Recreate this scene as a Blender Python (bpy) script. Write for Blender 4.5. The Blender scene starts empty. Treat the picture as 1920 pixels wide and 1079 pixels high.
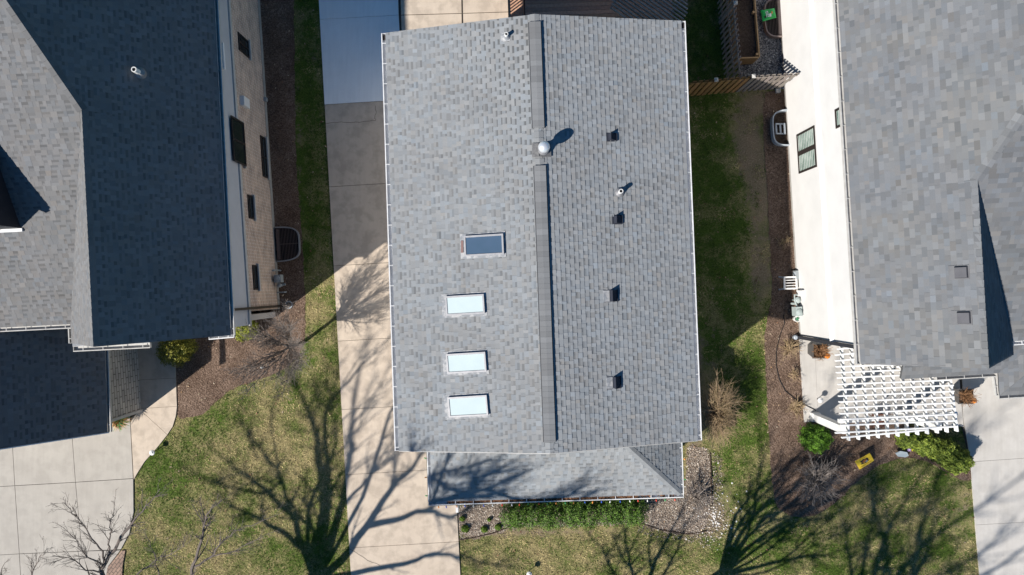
import bpy, math, random
import numpy as np
from mathutils import Vector, Matrix
R = math.radians
V3 = Vector
H = 26.0; F = 1300.0
AZ = V3((.8, .6, 0)); TANE = .795; ELEV = math.atan(TANE)
scene = bpy.context.scene
col = scene.collection
UP = V3((0, 0, 1))

def G(px, py, z=0.0):
    return V3(((px-960)*(H-z)/F, (539.5-py)*(H-z)/F, z))
def S(px, py, z):                      # point at height z whose sun shadow falls on ground point px,py
    return G(px, py, 0) - AZ*(z/TANE) + UP*z
def on_plane(px, py, p0, n):
    c = V3((0, 0, H)); d = V3(((px-960)/F, (539.5-py)/F, -1))
    return c + d*((p0-c).dot(n)/d.dot(n))

# ---------------------------------------------------------------- mesh builder
class MB:
    def __init__(s): s.V = []; s.F = []; s.C = []; s.smooth = False; s.UV = None
    def add(s, vs, fs, c=None):
        b = len(s.V); s.V += [tuple(v) for v in vs]
        for f in fs: s.F.append(tuple(i+b for i in f)); s.C.append(c)
        return s
    def pbox(s, p, a, b, c, cl=None):
        p = V3(p); a = V3(a); b = V3(b); c = V3(c)
        if a.cross(b).dot(c) < 0: a, b = b, a
        vs = [p, p+a, p+a+b, p+b, p+c, p+a+c, p+a+b+c, p+b+c]
        return s.add(vs, [(3,2,1,0),(4,5,6,7),(0,1,5,4),(1,2,6,5),(2,3,7,6),(3,0,4,7)], cl)
    def box(s, c, d, ax=None, cl=None):
        ax = ax or (V3((1,0,0)), V3((0,1,0)), UP)
        a, b, e = [V3(ax[i])*d[i] for i in range(3)]
        return s.pbox(V3(c)-(a+b+e)/2, a, b, e, cl)
    def beam(s, a, b, w, h, up=UP, cl=None):
        a = V3(a); b = V3(b); d = b-a; sd = d.cross(up).normalized(); u = sd.cross(d).normalized()
        return s.pbox(a - sd*w/2 - u*h/2, d, sd*w, u*h, cl)
    def prism(s, poly, z0, z1, cl=None):
        P = [V3((p[0], p[1], 0)) for p in poly]
        ar = sum(P[i].x*P[(i+1) % len(P)].y - P[(i+1) % len(P)].x*P[i].y for i in range(len(P)))
        if ar < 0: P.reverse()
        n = len(P); vs = [p+UP*z0 for p in P]+[p+UP*z1 for p in P]
        fs = [tuple(range(n-1, -1, -1)), tuple(range(n, 2*n))]+[(i, (i+1) % n, n+(i+1) % n, n+i) for i in range(n)]
        return s.add(vs, fs, cl)
    def slab(s, poly, n, th, cl=None):       # planar 3d polygon thickened downwards along n
        n = V3(n).normalized(); k = len(poly)
        nn = (V3(poly[1])-V3(poly[0])).cross(V3(poly[2])-V3(poly[1]))
        if nn.dot(n) < 0: poly = list(poly)[::-1]
        vs = [V3(p)-n*th for p in poly]+[V3(p) for p in poly]
        fs = [tuple(range(k-1, -1, -1)), tuple(range(k, 2*k))]+[(i, (i+1) % k, k+(i+1) % k, k+i) for i in range(k)]
        return s.add(vs, fs, cl)
    def tube(s, pts, rad, n=6, cl=None, caps=True):
        pts = [V3(p) for p in pts]
        if not hasattr(rad, '__len__'): rad = [rad]*len(pts)
        ref = None; vs = []
        for i, p in enumerate(pts):
            d = (pts[min(i+1, len(pts)-1)]-pts[max(i-1, 0)])
            d = d.normalized() if d.length > 1e-9 else UP
            if ref is None: ref = d.orthogonal().normalized()
            ref = (ref - d*ref.dot(d)); ref = ref.normalized() if ref.length > 1e-6 else d.orthogonal().normalized()
            b = d.cross(ref)
            for k in range(n):
                a = 2*math.pi*k/n
                vs.append(p + (ref*math.cos(a)+b*math.sin(a))*rad[i])
        fs = []
        for i in range(len(pts)-1):
            for k in range(n):
                fs.append((i*n+k, i*n+(k+1) % n, (i+1)*n+(k+1) % n, (i+1)*n+k))
        if caps: fs += [tuple(range(n-1, -1, -1)), tuple(range((len(pts)-1)*n, len(pts)*n))]
        return s.add(vs, fs, cl)
    def lathe(s, c, prof, n=20, cl=None, ax=None):
        c = V3(c); ax = ax or (V3((1,0,0)), V3((0,1,0)), UP); vs = []
        for r, z in prof:
            for k in range(n):
                a = 2*math.pi*k/n
                vs.append(c+(ax[0]*math.cos(a)+ax[1]*math.sin(a))*r+ax[2]*z)
        m = len(prof)
        fs = [(i*n+k, i*n+(k+1) % n, (i+1)*n+(k+1) % n, (i+1)*n+k) for i in range(m-1) for k in range(n)]
        fs += [tuple(range(n-1, -1, -1)), tuple(range((m-1)*n, m*n))]
        return s.add(vs, fs, cl)
    def build(s, name, mat, parent=None, uv=None, smooth=False):
        off = V3((0,0,0)); p = parent
        while p is not None: off += V3(p.location); p = p.parent
        me = bpy.data.meshes.new(name)
        me.from_pydata([(v[0]-off.x, v[1]-off.y, v[2]-off.z) for v in s.V], [], s.F)
        if any(c is not None for c in s.C):
            at = me.color_attributes.new('Col', 'FLOAT_COLOR', 'CORNER')
            arr = []
            for f, c in zip(s.F, s.C):
                c = c if c is not None else (1, 1, 1)
                arr += [c[0], c[1], c[2], 1.0]*len(f)
            at.data.foreach_set('color', arr)
        if uv:
            o, a, b = uv; ul = me.uv_layers.new(name='UVMap'); arr = []
            for f in s.F:
                for i in f:
                    d = V3(s.V[i])-o; arr += [d.dot(a), d.dot(b)]
            ul.data.foreach_set('uv', arr)
        if smooth: me.polygons.foreach_set('use_smooth', [True]*len(me.polygons))
        me.materials.append(mat); me.update()
        ob = bpy.data.objects.new(name, me); col.objects.link(ob)
        if parent is not None: ob.parent = parent
        return ob

def np_mesh(name, mat, verts, k, cols=None, parent=None):
    """verts (N*k,3): N separate k-gons"""
    off = V3((0,0,0)); p = parent
    while p is not None: off += V3(p.location); p = p.parent
    verts = np.asarray(verts, np.float32) - np.array(off, np.float32)
    nv = len(verts); nf = nv//k
    me = bpy.data.meshes.new(name)
    me.vertices.add(nv); me.vertices.foreach_set('co', verts.ravel())
    me.loops.add(nv); me.loops.foreach_set('vertex_index', np.arange(nv, dtype=np.int32))
    me.polygons.add(nf); me.polygons.foreach_set('loop_start', np.arange(0, nv, k, dtype=np.int32))
    me.polygons.foreach_set('loop_total', np.full(nf, k, np.int32))
    me.update(calc_edges=True)
    if cols is not None:
        at = me.color_attributes.new('Col', 'FLOAT_COLOR', 'CORNER')
        c = np.repeat(np.concatenate([cols, np.ones((nf, 1))], 1), k, 0).astype(np.float32)
        at.data.foreach_set('color', c.ravel())
    me.materials.append(mat)
    ob = bpy.data.objects.new(name, me); col.objects.link(ob)
    if parent is not None: ob.parent = parent
    return ob

def tag(o, label=None, cat=None, group=None, kind=None):
    if label: o['label'] = label
    if cat: o['category'] = cat
    if group: o['group'] = group
    if kind: o['kind'] = kind
    return o
def thing(name, loc, label, cat, group=None):
    o = bpy.data.objects.new(name, None); o.location = loc; col.objects.link(o)
    o.empty_display_size = .2
    return tag(o, label, cat, group)

# ---------------------------------------------------------------- materials
def mat(name, c1, c2=None, scale=4, detail=5, rough=.85, bump=0, bscale=None, attr=False, metal=0, spec=.3,
        c3=None, s3=60, f3=.5, lo=.35, hi=.65, coat=0):
    m = bpy.data.materials.new(name); m.use_nodes = True
    nt = m.node_tree; N = nt.nodes; L = nt.links; b = N['Principled BSDF']
    b.inputs['Roughness'].default_value = rough; b.inputs['Metallic'].default_value = metal
    b.inputs['Specular IOR Level'].default_value = spec
    if coat: b.inputs['Coat Weight'].default_value = coat
    tc = N.new('ShaderNodeTexCoord'); out = None
    def noise(sc, det, ro=.6):
        n = N.new('ShaderNodeTexNoise'); n.inputs['Scale'].default_value = sc; n.inputs['Detail'].default_value = det
        n.inputs['Roughness'].default_value = ro; L.new(tc.outputs['Object'], n.inputs['Vector']); return n.outputs['Fac']
    def ramp(f, a, c, A, B):
        r = N.new('ShaderNodeValToRGB'); r.color_ramp.elements[0].position = a; r.color_ramp.elements[1].position = c
        r.color_ramp.elements[0].color = (*A, 1); r.color_ramp.elements[1].color = (*B, 1); L.new(f, r.inputs[0]); return r.outputs[0]
    def mix(f, A, B, ty='MIX'):
        x = N.new('ShaderNodeMix'); x.data_type = 'RGBA'; x.blend_type = ty
        if isinstance(f, (int, float)): x.inputs[0].default_value = f
        else: L.new(f, x.inputs[0])
        for i, q in ((6, A), (7, B)):
            if isinstance(q, tuple): x.inputs[i].default_value = (*q, 1)
            else: L.new(q, x.inputs[i])
        return x.outputs[2]
    if c2 is None: c2 = tuple(x*.88 for x in c1)
    out = ramp(noise(scale, detail), lo, hi, c1, c2)
    if c3 is not None:
        out = mix(ramp(noise(s3, 3), .45, .62, (0,0,0), (f3,f3,f3)), out, c3)
    if attr:
        a = N.new('ShaderNodeAttribute'); a.attribute_name = 'Col'
        out = mix(1.0, out, a.outputs['Color'], 'MULTIPLY')
    L.new(out, b.inputs['Base Color'])
    if bump:
        bm = N.new('ShaderNodeBump'); bm.inputs['Strength'].default_value = min(1, bump); bm.inputs['Distance'].default_value = .02
        L.new(noise(bscale or scale*8, 4), bm.inputs['Height']); L.new(bm.outputs[0], b.inputs['Normal'])
    m['nodes'] = 1
    return m

def mat_cells(name, cols, scale, rough=.9, bump=.8, dark=(.03, .025, .02), big=None, edge=.12):
    """voronoi pebbles / chips, colour per cell, relief between cells"""
    m = bpy.data.materials.new(name); m.use_nodes = True
    nt = m.node_tree; N = nt.nodes; L = nt.links; b = N['Principled BSDF']
    b.inputs['Roughness'].default_value = rough; b.inputs['Specular IOR Level'].default_value = .2
    tc = N.new('ShaderNodeTexCoord')
    nz = N.new('ShaderNodeTexNoise'); nz.inputs['Scale'].default_value = scale*.6; L.new(tc.outputs['Object'], nz.inputs['Vector'])
    ad = N.new('ShaderNodeVectorMath'); ad.operation = 'MULTIPLY_ADD'; ad.inputs[1].default_value = (.06,)*3
    L.new(nz.outputs['Color'], ad.inputs[0]); L.new(tc.outputs['Object'], ad.inputs[2])
    v = N.new('ShaderNodeTexVoronoi'); v.inputs['Scale'].default_value = scale; L.new(ad.outputs[0], v.inputs['Vector'])
    sep = N.new('ShaderNodeSeparateColor'); L.new(v.outputs['Color'], sep.inputs[0])
    r = N.new('ShaderNodeValToRGB'); r.color_ramp.interpolation = 'LINEAR'
    e = r.color_ramp.elements
    while len(e) < len(cols): e.new(.5)
    for i, c in enumerate(cols): e[i].position = i/(len(cols)-1); e[i].color = (*c, 1)
    L.new(sep.outputs[0], r.inputs[0]); out = r.outputs[0]
    n2 = N.new('ShaderNodeTexNoise'); n2.inputs['Scale'].default_value = 1.3; n2.inputs['Detail'].default_value = 6; L.new(tc.outputs['Object'], n2.inputs['Vector'])
    r2 = N.new('ShaderNodeValToRGB'); r2.color_ramp.elements[0].position = .35; r2.color_ramp.elements[1].position = .7
    r2.color_ramp.elements[0].color = (1,1,1,1); q = big or (.62,.6,.58); r2.color_ramp.elements[1].color = (*q, 1)
    L.new(n2.outputs['Fac'], r2.inputs[0])
    x = N.new('ShaderNodeMix'); x.data_type = 'RGBA'; x.blend_type = 'MULTIPLY'; x.inputs[0].default_value = 1
    L.new(out, x.inputs[6]); L.new(r2.outputs[0], x.inputs[7]); L.new(x.outputs[2], b.inputs['Base Color'])
    bm = N.new('ShaderNodeBump'); bm.inputs['Strength'].default_value = bump; bm.inputs['Distance'].default_value = .03; bm.invert = True
    L.new(v.outputs['Distance'], bm.inputs['Height']); L.new(bm.outputs[0], b.inputs['Normal'])
    return m

def mat_brick(name, c1, c2, mortar, bw, bh, ms=.012, rough=.9):
    m = bpy.data.materials.new(name); m.use_nodes = True
    nt = m.node_tree; N = nt.nodes; L = nt.links; b = N['Principled BSDF']; b.inputs['Roughness'].default_value = rough
    b.inputs['Specular IOR Level'].default_value = .2
    tc = N.new('ShaderNodeTexCoord'); t = N.new('ShaderNodeTexBrick'); L.new(tc.outputs['UV'], t.inputs['Vector'])
    t.inputs['Scale'].default_value = 1; t.inputs['Brick Width'].default_value = bw; t.inputs['Row Height'].default_value = bh
    t.inputs['Mortar Size'].default_value = ms; t.inputs['Color1'].default_value = (*c1, 1); t.inputs['Color2'].default_value = (*c2, 1)
    t.inputs['Mortar'].default_value = (*mortar, 1); t.inputs['Bias'].default_value = 0; t.inputs['Mortar Smooth'].default_value = .2
    n = N.new('ShaderNodeTexNoise'); n.inputs['Scale'].default_value = 2.2; n.inputs['Detail'].default_value = 6; L.new(tc.outputs['UV'], n.inputs['Vector'])
    r = N.new('ShaderNodeValToRGB'); r.color_ramp.elements[0].position = .3; r.color_ramp.elements[1].position = .7
    r.color_ramp.elements[0].color = (.72,.72,.74,1); r.color_ramp.elements[1].color = (1.1,1.08,1.05,1); L.new(n.outputs['Fac'], r.inputs[0])
    x = N.new('ShaderNodeMix'); x.data_type = 'RGBA'; x.blend_type = 'MULTIPLY'; x.inputs[0].default_value = 1
    L.new(t.outputs['Color'], x.inputs[6]); L.new(r.outputs[0], x.inputs[7]); L.new(x.outputs[2], b.inputs['Base Color'])
    bm = N.new('ShaderNodeBump'); bm.inputs['Strength'].default_value = .6; bm.inputs['Distance'].default_value = .01; bm.invert = True
    L.new(t.outputs['Fac'], bm.inputs['Height']); L.new(bm.outputs[0], b.inputs['Normal'])
    return m

def mat_lawn(name):
    m = bpy.data.materials.new(name); m.use_nodes = True
    nt = m.node_tree; N = nt.nodes; L = nt.links; b = N['Principled BSDF']; b.inputs['Roughness'].default_value = .95
    b.inputs['Specular IOR Level'].default_value = .1
    tc = N.new('ShaderNodeTexCoord')
    def noise(sc, det=5, ro=.6):
        n = N.new('ShaderNodeTexNoise'); n.inputs['Scale'].default_value = sc; n.inputs['Detail'].default_value = det; n.inputs['Roughness'].default_value = ro
        L.new(tc.outputs['Object'], n.inputs['Vector']); return n.outputs['Fac']
    def ramp(f, st):
        r = N.new('ShaderNodeValToRGB'); e = r.color_ramp.elements
        while len(e) < len(st): e.new(.5)
        for i, (p, c) in enumerate(st): e[i].position = p; e[i].color = (*c, 1)
        L.new(f, r.inputs[0]); return r.outputs[0]
    def mx(f, A, B, ty='MIX'):
        x = N.new('ShaderNodeMix'); x.data_type = 'RGBA'; x.blend_type = ty
        if isinstance(f, (int, float)): x.inputs[0].default_value = f
        else: L.new(f, x.inputs[0])
        L.new(A, x.inputs[6]); L.new(B, x.inputs[7]); return x.outputs[2]
    def mth(op, a, c):
        x = N.new('ShaderNodeMath'); x.operation = op; x.use_clamp = True
        for i, q in ((0, a), (1, c)):
            if isinstance(q, (int, float)): x.inputs[i].default_value = q
            else: L.new(q, x.inputs[i])
        return x.outputs[0]
    green = ramp(noise(26, 4, .7), [(.3, (.030, .062, .010)), (.5, (.075, .125, .020)), (.72, (.17, .21, .050))])
    straw = ramp(noise(34, 4, .75), [(.3, (.15, .125, .055)), (.5, (.30, .25, .12)), (.72, (.48, .40, .235))])
    a = N.new('ShaderNodeAttribute'); a.attribute_name = 'Col'; sp = N.new('ShaderNodeSeparateColor'); L.new(a.outputs['Color'], sp.inputs[0])
    dry = mth('ADD', mth('MULTIPLY', mth('SUBTRACT', noise(1.15, 8, .74), .42), 5.4), mth('MULTIPLY', mth('SUBTRACT', noise(9, 3), .5), 1.6))
    dry = mth('ADD', dry, mth('SUBTRACT', sp.outputs[1], .5))
    dry = mth('SUBTRACT', dry, mth('SUBTRACT', .5, sp.outputs[1]))
    lawn = mx(dry, green, straw)
    soil = ramp(noise(22, 5, .7), [(.3, (.12, .085, .062)), (.55, (.26, .195, .145)), (.75, (.46, .37, .28))])
    sf = mth('MULTIPLY', mth('SUBTRACT', mth('ADD', sp.outputs[0], mth('MULTIPLY', mth('SUBTRACT', noise(2.6, 8, .7), .5), 4.2)), .55), 1.8)
    out = mx(sf, lawn, soil)
    L.new(out, b.inputs['Base Color'])
    bm = N.new('ShaderNodeBump'); bm.inputs['Strength'].default_value = .9; bm.inputs['Distance'].default_value = .05
    L.new(noise(30, 5, .7), bm.inputs['Height']); L.new(bm.outputs[0], b.inputs['Normal'])
    return m

def mat_concrete(name, c, c2, stain, amt=.35):
    m = mat(name, c, c2, scale=.9, detail=8, rough=.9, bump=.25, bscale=90, c3=stain, s3=2.3, f3=amt, lo=.3, hi=.7, spec=.2)
    nt = m.node_tree; N = nt.nodes; L = nt.links; b = N['Principled BSDF']
    src = b.inputs['Base Color'].links[0].from_socket; tc = [n for n in N if n.type == 'TEX_COORD'][0]
    n = N.new('ShaderNodeTexNoise'); n.inputs['Scale'].default_value = 55; n.inputs['Detail'].default_value = 4; L.new(tc.outputs['Object'], n.inputs['Vector'])
    mp = N.new('ShaderNodeMapping'); mp.inputs['Scale'].default_value = (9, .8, 1); L.new(tc.outputs['Object'], mp.inputs[0])
    n3 = N.new('ShaderNodeTexNoise'); n3.inputs['Scale'].default_value = 1; n3.inputs['Detail'].default_value = 3; L.new(mp.outputs[0], n3.inputs['Vector'])
    a = N.new('ShaderNodeMath'); a.operation = 'ADD'; L.new(n.outputs['Fac'], a.inputs[0]); L.new(n3.outputs['Fac'], a.inputs[1])
    r = N.new('ShaderNodeMapRange'); r.inputs[1].default_value = .6; r.inputs[2].default_value = 1.4; r.inputs[3].default_value = .93; r.inputs[4].default_value = 1.05
    L.new(a.outputs[0], r.inputs[0])
    x = N.new('ShaderNodeMix'); x.data_type = 'RGBA'; x.blend_type = 'MULTIPLY'; x.inputs[0].default_value = 1
    L.new(src, x.inputs[6]); L.new(r.outputs[0], x.inputs[7]); L.new(x.outputs[2], b.inputs['Base Color'])
    return m

M = {}
M['shingle_grey'] = mat('grey_shingle', (.255,.268,.279), (.222,.232,.24), scale=60, detail=3, rough=1, attr=True, spec=.1, c3=(.205,.205,.205), s3=.7, f3=.35)
M['shingle_left'] = mat('weathered_shingle', (.170,.170,.173), (.145,.145,.148), scale=60, detail=3, rough=1, attr=True, spec=.1, c3=(.125,.125,.122), s3=.7, f3=.3)
M['shingle_right'] = mat('slate_grey_shingle', (.152,.159,.17), (.134,.139,.148), scale=60, detail=3, rough=1, attr=True, spec=.1, c3=(.165,.165,.16), s3=.6, f3=.4)
M['shingle_flash'] = mat('worn_flashing', (.25,.265,.285), (.21,.22,.235), scale=9, rough=.8, c3=(.55,.54,.53), s3=7, f3=.5)
M['vent_flange'] = mat('dark_grey_flange', (.13,.132,.14), (.11,.112,.12), rough=.7)
M['white'] = mat('white_paint', (.80,.80,.79), (.74,.74,.73), scale=3, rough=.5)
M['siding_white'] = mat('white_siding', (.60,.595,.585), (.56,.555,.545), scale=1.2, rough=.6)
M['siding_grey'] = mat('grey_siding', (.50,.50,.515), (.46,.46,.475), scale=1.5, rough=.7)
M['gutter'] = mat('white_gutter', (.74,.74,.74), (.60,.60,.60), scale=5, rough=.45)
M['gutter_grey'] = mat('pale_grey_gutter', (.50,.49,.47), (.40,.39,.37), scale=5, rough=.5)
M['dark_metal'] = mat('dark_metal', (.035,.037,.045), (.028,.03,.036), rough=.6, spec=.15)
M['vent_black'] = mat('black_vent_metal', (.035,.04,.055), (.03,.033,.045), rough=.75, spec=.1)
M['galv'] = mat('galvanised_metal', (.50,.52,.54), (.40,.42,.44), scale=12, rough=.35, metal=.6)
M['flash'] = mat('grey_flashing', (.26,.26,.27), (.20,.20,.21), scale=15, rough=.5, metal=.3)
M['silver'] = mat('bright_silver_metal', (.78,.80,.83), (.70,.72,.75), scale=9, rough=.33, metal=.55)
M['pvc'] = mat('white_pipe', (.72,.72,.70), (.65,.65,.63), rough=.5)
M['shade_fill'] = mat('near_black_shade_fill', (.012,.012,.014), rough=.9)  # near-black colour in place of the shade inside pipes and grated wells
M['glass_dark'] = mat('dark_window_glass', (.02,.024,.026), rough=.06, spec=.5)
M['glass_sky'] = mat('sky_reflection_blue_grey_glass', (.065,.105,.165), (.055,.095,.145), scale=1, rough=.12, spec=.5)  # blue-grey base colour holds the sky's reflection in the clear pane
M['glass_blind'] = mat('pale_blind_behind_glass', (.50,.585,.59), (.47,.555,.56), scale=2, rough=.15, spec=.5, coat=.4)
M['glass_green'] = mat('green_tinted_glass', (.10,.17,.14), (.30,.38,.34), scale=2.5, detail=2, rough=.07, spec=.5)
M['frame_dark'] = mat('dark_bronze_frame', (.03,.024,.022), rough=.5)
M['frame_metal'] = mat('pale_metal_frame', (.36,.36,.375), (.30,.30,.31), scale=6, rough=.5, metal=.3)
M['sill'] = mat('limestone_sill', (.48,.47,.45), (.42,.41,.39), scale=9)
M['brick'] = mat_brick('tan_brick', (.60,.42,.315), (.35,.23,.17), (.66,.60,.54), .23, .078, ms=.016)
M['stone'] = mat_brick('stacked_stone', (.56,.53,.49), (.44,.415,.385), (.20,.185,.17), .42, .155, ms=.016)
M['paver'] = mat_brick('brick_paver', (.36,.25,.19), (.30,.21,.165), (.14,.11,.09), .22, .11)
M['found'] = mat('foundation_concrete', (.36,.35,.33), (.28,.27,.25), scale=3, rough=.95, bump=.2)
M['conc_tan'] = mat_concrete('tan_concrete', (.56,.475,.385), (.49,.41,.33), (.37,.31,.25), .6)
M['conc_grey'] = mat_concrete('grey_concrete', (.44,.41,.365), (.39,.36,.32), (.33,.305,.27), .4)
M['conc_pale'] = mat_concrete('pale_concrete', (.53,.505,.47), (.475,.45,.415), (.42,.395,.36), .4)
M['conc_new'] = mat_concrete('new_white_concrete', (.84,.86,.86), (.79,.81,.81), (.74,.76,.77), .2)
M['joint'] = mat('joint_dirt', (.07,.06,.05), (.05,.045,.04), scale=8)
M['lawn'] = mat_lawn('spring_lawn')
M['mulch'] = mat_cells('bark_mulch', [(.095,.062,.044), (.15,.100,.072), (.21,.145,.107), (.30,.215,.165)], 34, big=(.60,.57,.55))
M['gravel'] = mat_cells('tan_river_gravel', [(.13,.10,.08), (.25,.195,.15), (.36,.295,.235), (.20,.16,.135)], 24)
M['gravel_blue'] = mat_cells('blue_grey_gravel', [(.06,.065,.075), (.15,.16,.175), (.26,.27,.28), (.40,.40,.40)], 21)
M['soil'] = mat_cells('garden_soil', [(.05,.035,.027), (.085,.06,.045), (.12,.088,.068)], 30)
M['wood_gold'] = mat('golden_cedar', (.34,.20,.075), (.24,.135,.05), scale=14, rough=.8, attr=True)
M['wood_grey'] = mat('weathered_grey_wood', (.30,.265,.235), (.22,.19,.165), scale=14, rough=.85, attr=True)
M['wood_brown'] = mat('brown_deck_wood', (.40,.265,.20), (.28,.18,.135), scale=11, rough=.8, attr=True)
M['wood_dark'] = mat('dark_weathered_wood', (.40,.33,.28), (.27,.22,.19), scale=11, rough=.85, attr=True)
M['wood_tan'] = mat('new_lumber', (.50,.32,.16), (.42,.26,.125), scale=10, rough=.75)
M['bark'] = mat('grey_brown_bark', (.165,.138,.122), (.115,.096,.085), scale=9, rough=.95, bump=.5, bscale=40)
M['twig_grey'] = mat('pale_grey_twigs', (.26,.225,.20), (.19,.16,.14), scale=9, rough=.9)
M['twig_tan'] = mat('tan_dry_twigs', (.40,.305,.185), (.29,.215,.13), scale=5, rough=.9, attr=True)
M['leafm'] = mat('leaf', (.95,.95,.95), (1,1,1), scale=3, rough=.6, attr=True, spec=.25)
M['litter'] = mat('dry_leaf', (.9,.9,.9), (1,1,1), scale=3, rough=.9, attr=True, spec=.1)
M['blade'] = mat('grass_blade', (.9,.9,.9), (1,1,1), scale=2, rough=.8, attr=True, spec=.15)
M['yellow'] = mat('yellow_sign_board', (.72,.50,.035), (.68,.46,.03), rough=.45)
M['green_bag'] = mat('green_plastic_bag', (.03,.46,.10), (.02,.38,.075), scale=5, rough=.35, bump=.3, bscale=14)
M['print_white'] = mat('white_print', (.8,.8,.8), rough=.5)
M['print_red'] = mat('orange_print', (.65,.20,.06), rough=.5)
M['print_dark'] = mat('dark_print', (.04,.025,.02), rough=.5)
M['print_brown'] = mat('brown_print', (.33,.12,.03), rough=.5)
M['print_blue'] = mat('blue_grey_print', (.20,.28,.33), rough=.5)
M['sign_grey'] = mat('blue_grey_board', (.26,.30,.33), (.23,.27,.30), rough=.5)
M['orange'] = mat('pumpkin_orange', (.75,.24,.03), (.60,.17,.02), scale=6, rough=.5)
M['planter'] = mat('charcoal_planter', (.10,.095,.09), (.075,.07,.068), scale=5, rough=.7)
M['brown_metal'] = mat('brown_chair_metal', (.13,.06,.04), rough=.5)
M['meter'] = mat('grey_green_meter', (.36,.41,.40), (.30,.35,.34), scale=7, rough=.5)
M['meter_grey'] = mat('grey_meter_box', (.30,.33,.34), (.25,.27,.28), scale=7, rough=.5)
M['cord'] = mat('black_rubber', (.022,.02,.02), rough=.7)
M['plastic_grey'] = mat('pale_blue_grey_plastic', (.42,.46,.50), (.36,.40,.44), rough=.5)
M['boxwhite'] = mat('white_plastic', (.76,.75,.73), rough=.5)
M['pebble'] = mat('white_pebble', (.72,.70,.66), (.55,.53,.5), scale=20, rough=.9)

# ---------------------------------------------------------------- shingled roof plane (real lapped courses and tabs)
def clip(poly, cp):
    out = poly
    n = len(cp)
    for i in range(n):
        ax, ay = cp[i]; bx, by = cp[(i+1) % n]
        inp = out; out = []
        if not inp: return []
        for j in range(len(inp)):
            p = inp[j]; q = inp[(j+1) % len(inp)]
            dp = (bx-ax)*(p[1]-ay)-(by-ay)*(p[0]-ax); dq = (bx-ax)*(q[1]-ay)-(by-ay)*(q[0]-ax)
            if dp >= -1e-9: out.append(p)
            if (dp > 1e-9 and dq < -1e-9) or (dp < -1e-9 and dq > 1e-9):
                t = dp/(dp-dq); out.append((p[0]+t*(q[0]-p[0]), p[1]+t*(q[1]-p[1])))
    return out
def shingles(mb, poly, ea, eb, seed, course=.143, lift=.009, tab=.006, style='dragon', wmin=.075, wmax=.23):
    rng = random.Random(seed)
    poly = [V3(p) for p in poly]; ea = V3(ea); eb = V3(eb)
    n = (poly[1]-poly[0]).cross(poly[2]-poly[1]).normalized()
    if n.z < 0: n = -n
    u = (eb-ea).normalized(); v = n.cross(u).normalized()
    if v.z < 0: v = -v; u = -u
    if u.cross(v).dot(n) < 0: u = -u
    P = [((p-ea).dot(u), (p-ea).dot(v)) for p in poly]
    ar = sum(P[i][0]*P[(i+1) % len(P)][1]-P[(i+1) % len(P)][0]*P[i][1] for i in range(len(P)))
    if ar < 0: P.reverse(); poly.reverse()
    mb.slab(poly, n, .10, (.5, .5, .5))
    vmin = min(p[1] for p in P); vmax = max(p[1] for p in P); k = math.floor(vmin/course)
    while k*course < vmax:
        v0 = k*course; v1 = v0+course; us = [p[0] for p in clip([(-99, v0), (99, v0), (99, v1), (-99, v1)], P)]
        if us:
            x = min(us)-rng.random()*.3; tooth = rng.random() < .5
            while x < max(us):
                if style == 'dragon':
                    w = rng.uniform(wmin, wmax*.8) if tooth else rng.uniform(wmin, wmax)
                else: w = rng.uniform(.09, .30)
                strips = [(v0, v1, 1)]
                if style == 'dragon' and not tooth and rng.random() < .68:      # granule band printed dark under the tab above
                    vm = v0+course*rng.uniform(.42, .58); strips = [(v0, vm, 1.03), (vm, v1, rng.uniform(.72, .88))]
                hz = rng.random() < .5; tb = rng.gauss(1, .05); wm = rng.gauss(0, .02); ch = rng.choice((.94, .98, 1.02)); ch2 = rng.choice((.84, .90, .96, 1.0, 1.0, 1.04, 1.10))
                for va, vb, kt in strips:
                    pl = clip([(x, va), (x+w, va), (x+w, vb), (x, vb)], P)
                    if len(pl) < 3: continue
                    t = tb*kt*((1.06 if tooth else ch) if style == 'dragon' else ch2)
                    c = (t*(1+wm), t, t*(1-wm))
                    hh = tab if (tooth if style == 'dragon' else hz) else 0
                    kk = len(pl)
                    vs = [ea+u*a+v*b+n*(lift*(1-(b-v0)/course)+hh+.002) for a, b in pl]+[ea+u*a+v*b-n*.004 for a, b in pl]
                    fs = [tuple(range(kk))]+[((i+1) % kk, i, kk+i, kk+(i+1) % kk) for i in range(kk)]
                    mb.add(vs, fs, c)
                x += w; tooth = not tooth
        k += 1
    return n
def caps(mb, a, b, n1, n2, seed, w=.14, step=.2, th=.018, lo=.8, hi=1.12):
    """cap shingles along a hip or ridge from a to b between planes with normals n1, n2"""
    rng = random.Random(seed); a = V3(a); b = V3(b); d = (b-a); L = d.length; d.normalize()
    s1 = d.cross(n1).normalized(); s2 = d.cross(n2).normalized()
    nn = (n1+n2).normalized()
    s1 = s1 if (s1.dot(n2) < 0 or s1.dot(n2-n1) < 0) else -s1
    s2 = s2 if s2.dot(n1-n2) < 0 else -s2
    if s1.z > 0.0 and s1.dot(n2-n1) > 0: s1 = -s1
    x = 0
    while x < L:
        e = min(L, x+step); t = rng.uniform(lo, hi); c = (t, t, t)
        p = a+d*x+nn*th*1.6; q = a+d*e+nn*th*.8
        for sd, nm in ((s1, n1), (s2, n2)):
            vs = [p, q, q+sd*w, p+sd*w, p-nn*th*2.6, q-nn*th*2.6, q+sd*w-nm*th*1.8, p+sd*w-nm*th*1.8]
            fs = [(0,1,2,3), (3,2,6,7), (0,3,7,4), (1,5,6,2)]
            if (vs[1]-vs[0]).cross(vs[3]-vs[0]).dot(nm) < 0: fs = [f[::-1] for f in fs]
            mb.add(vs, fs, c)
        x = e
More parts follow.
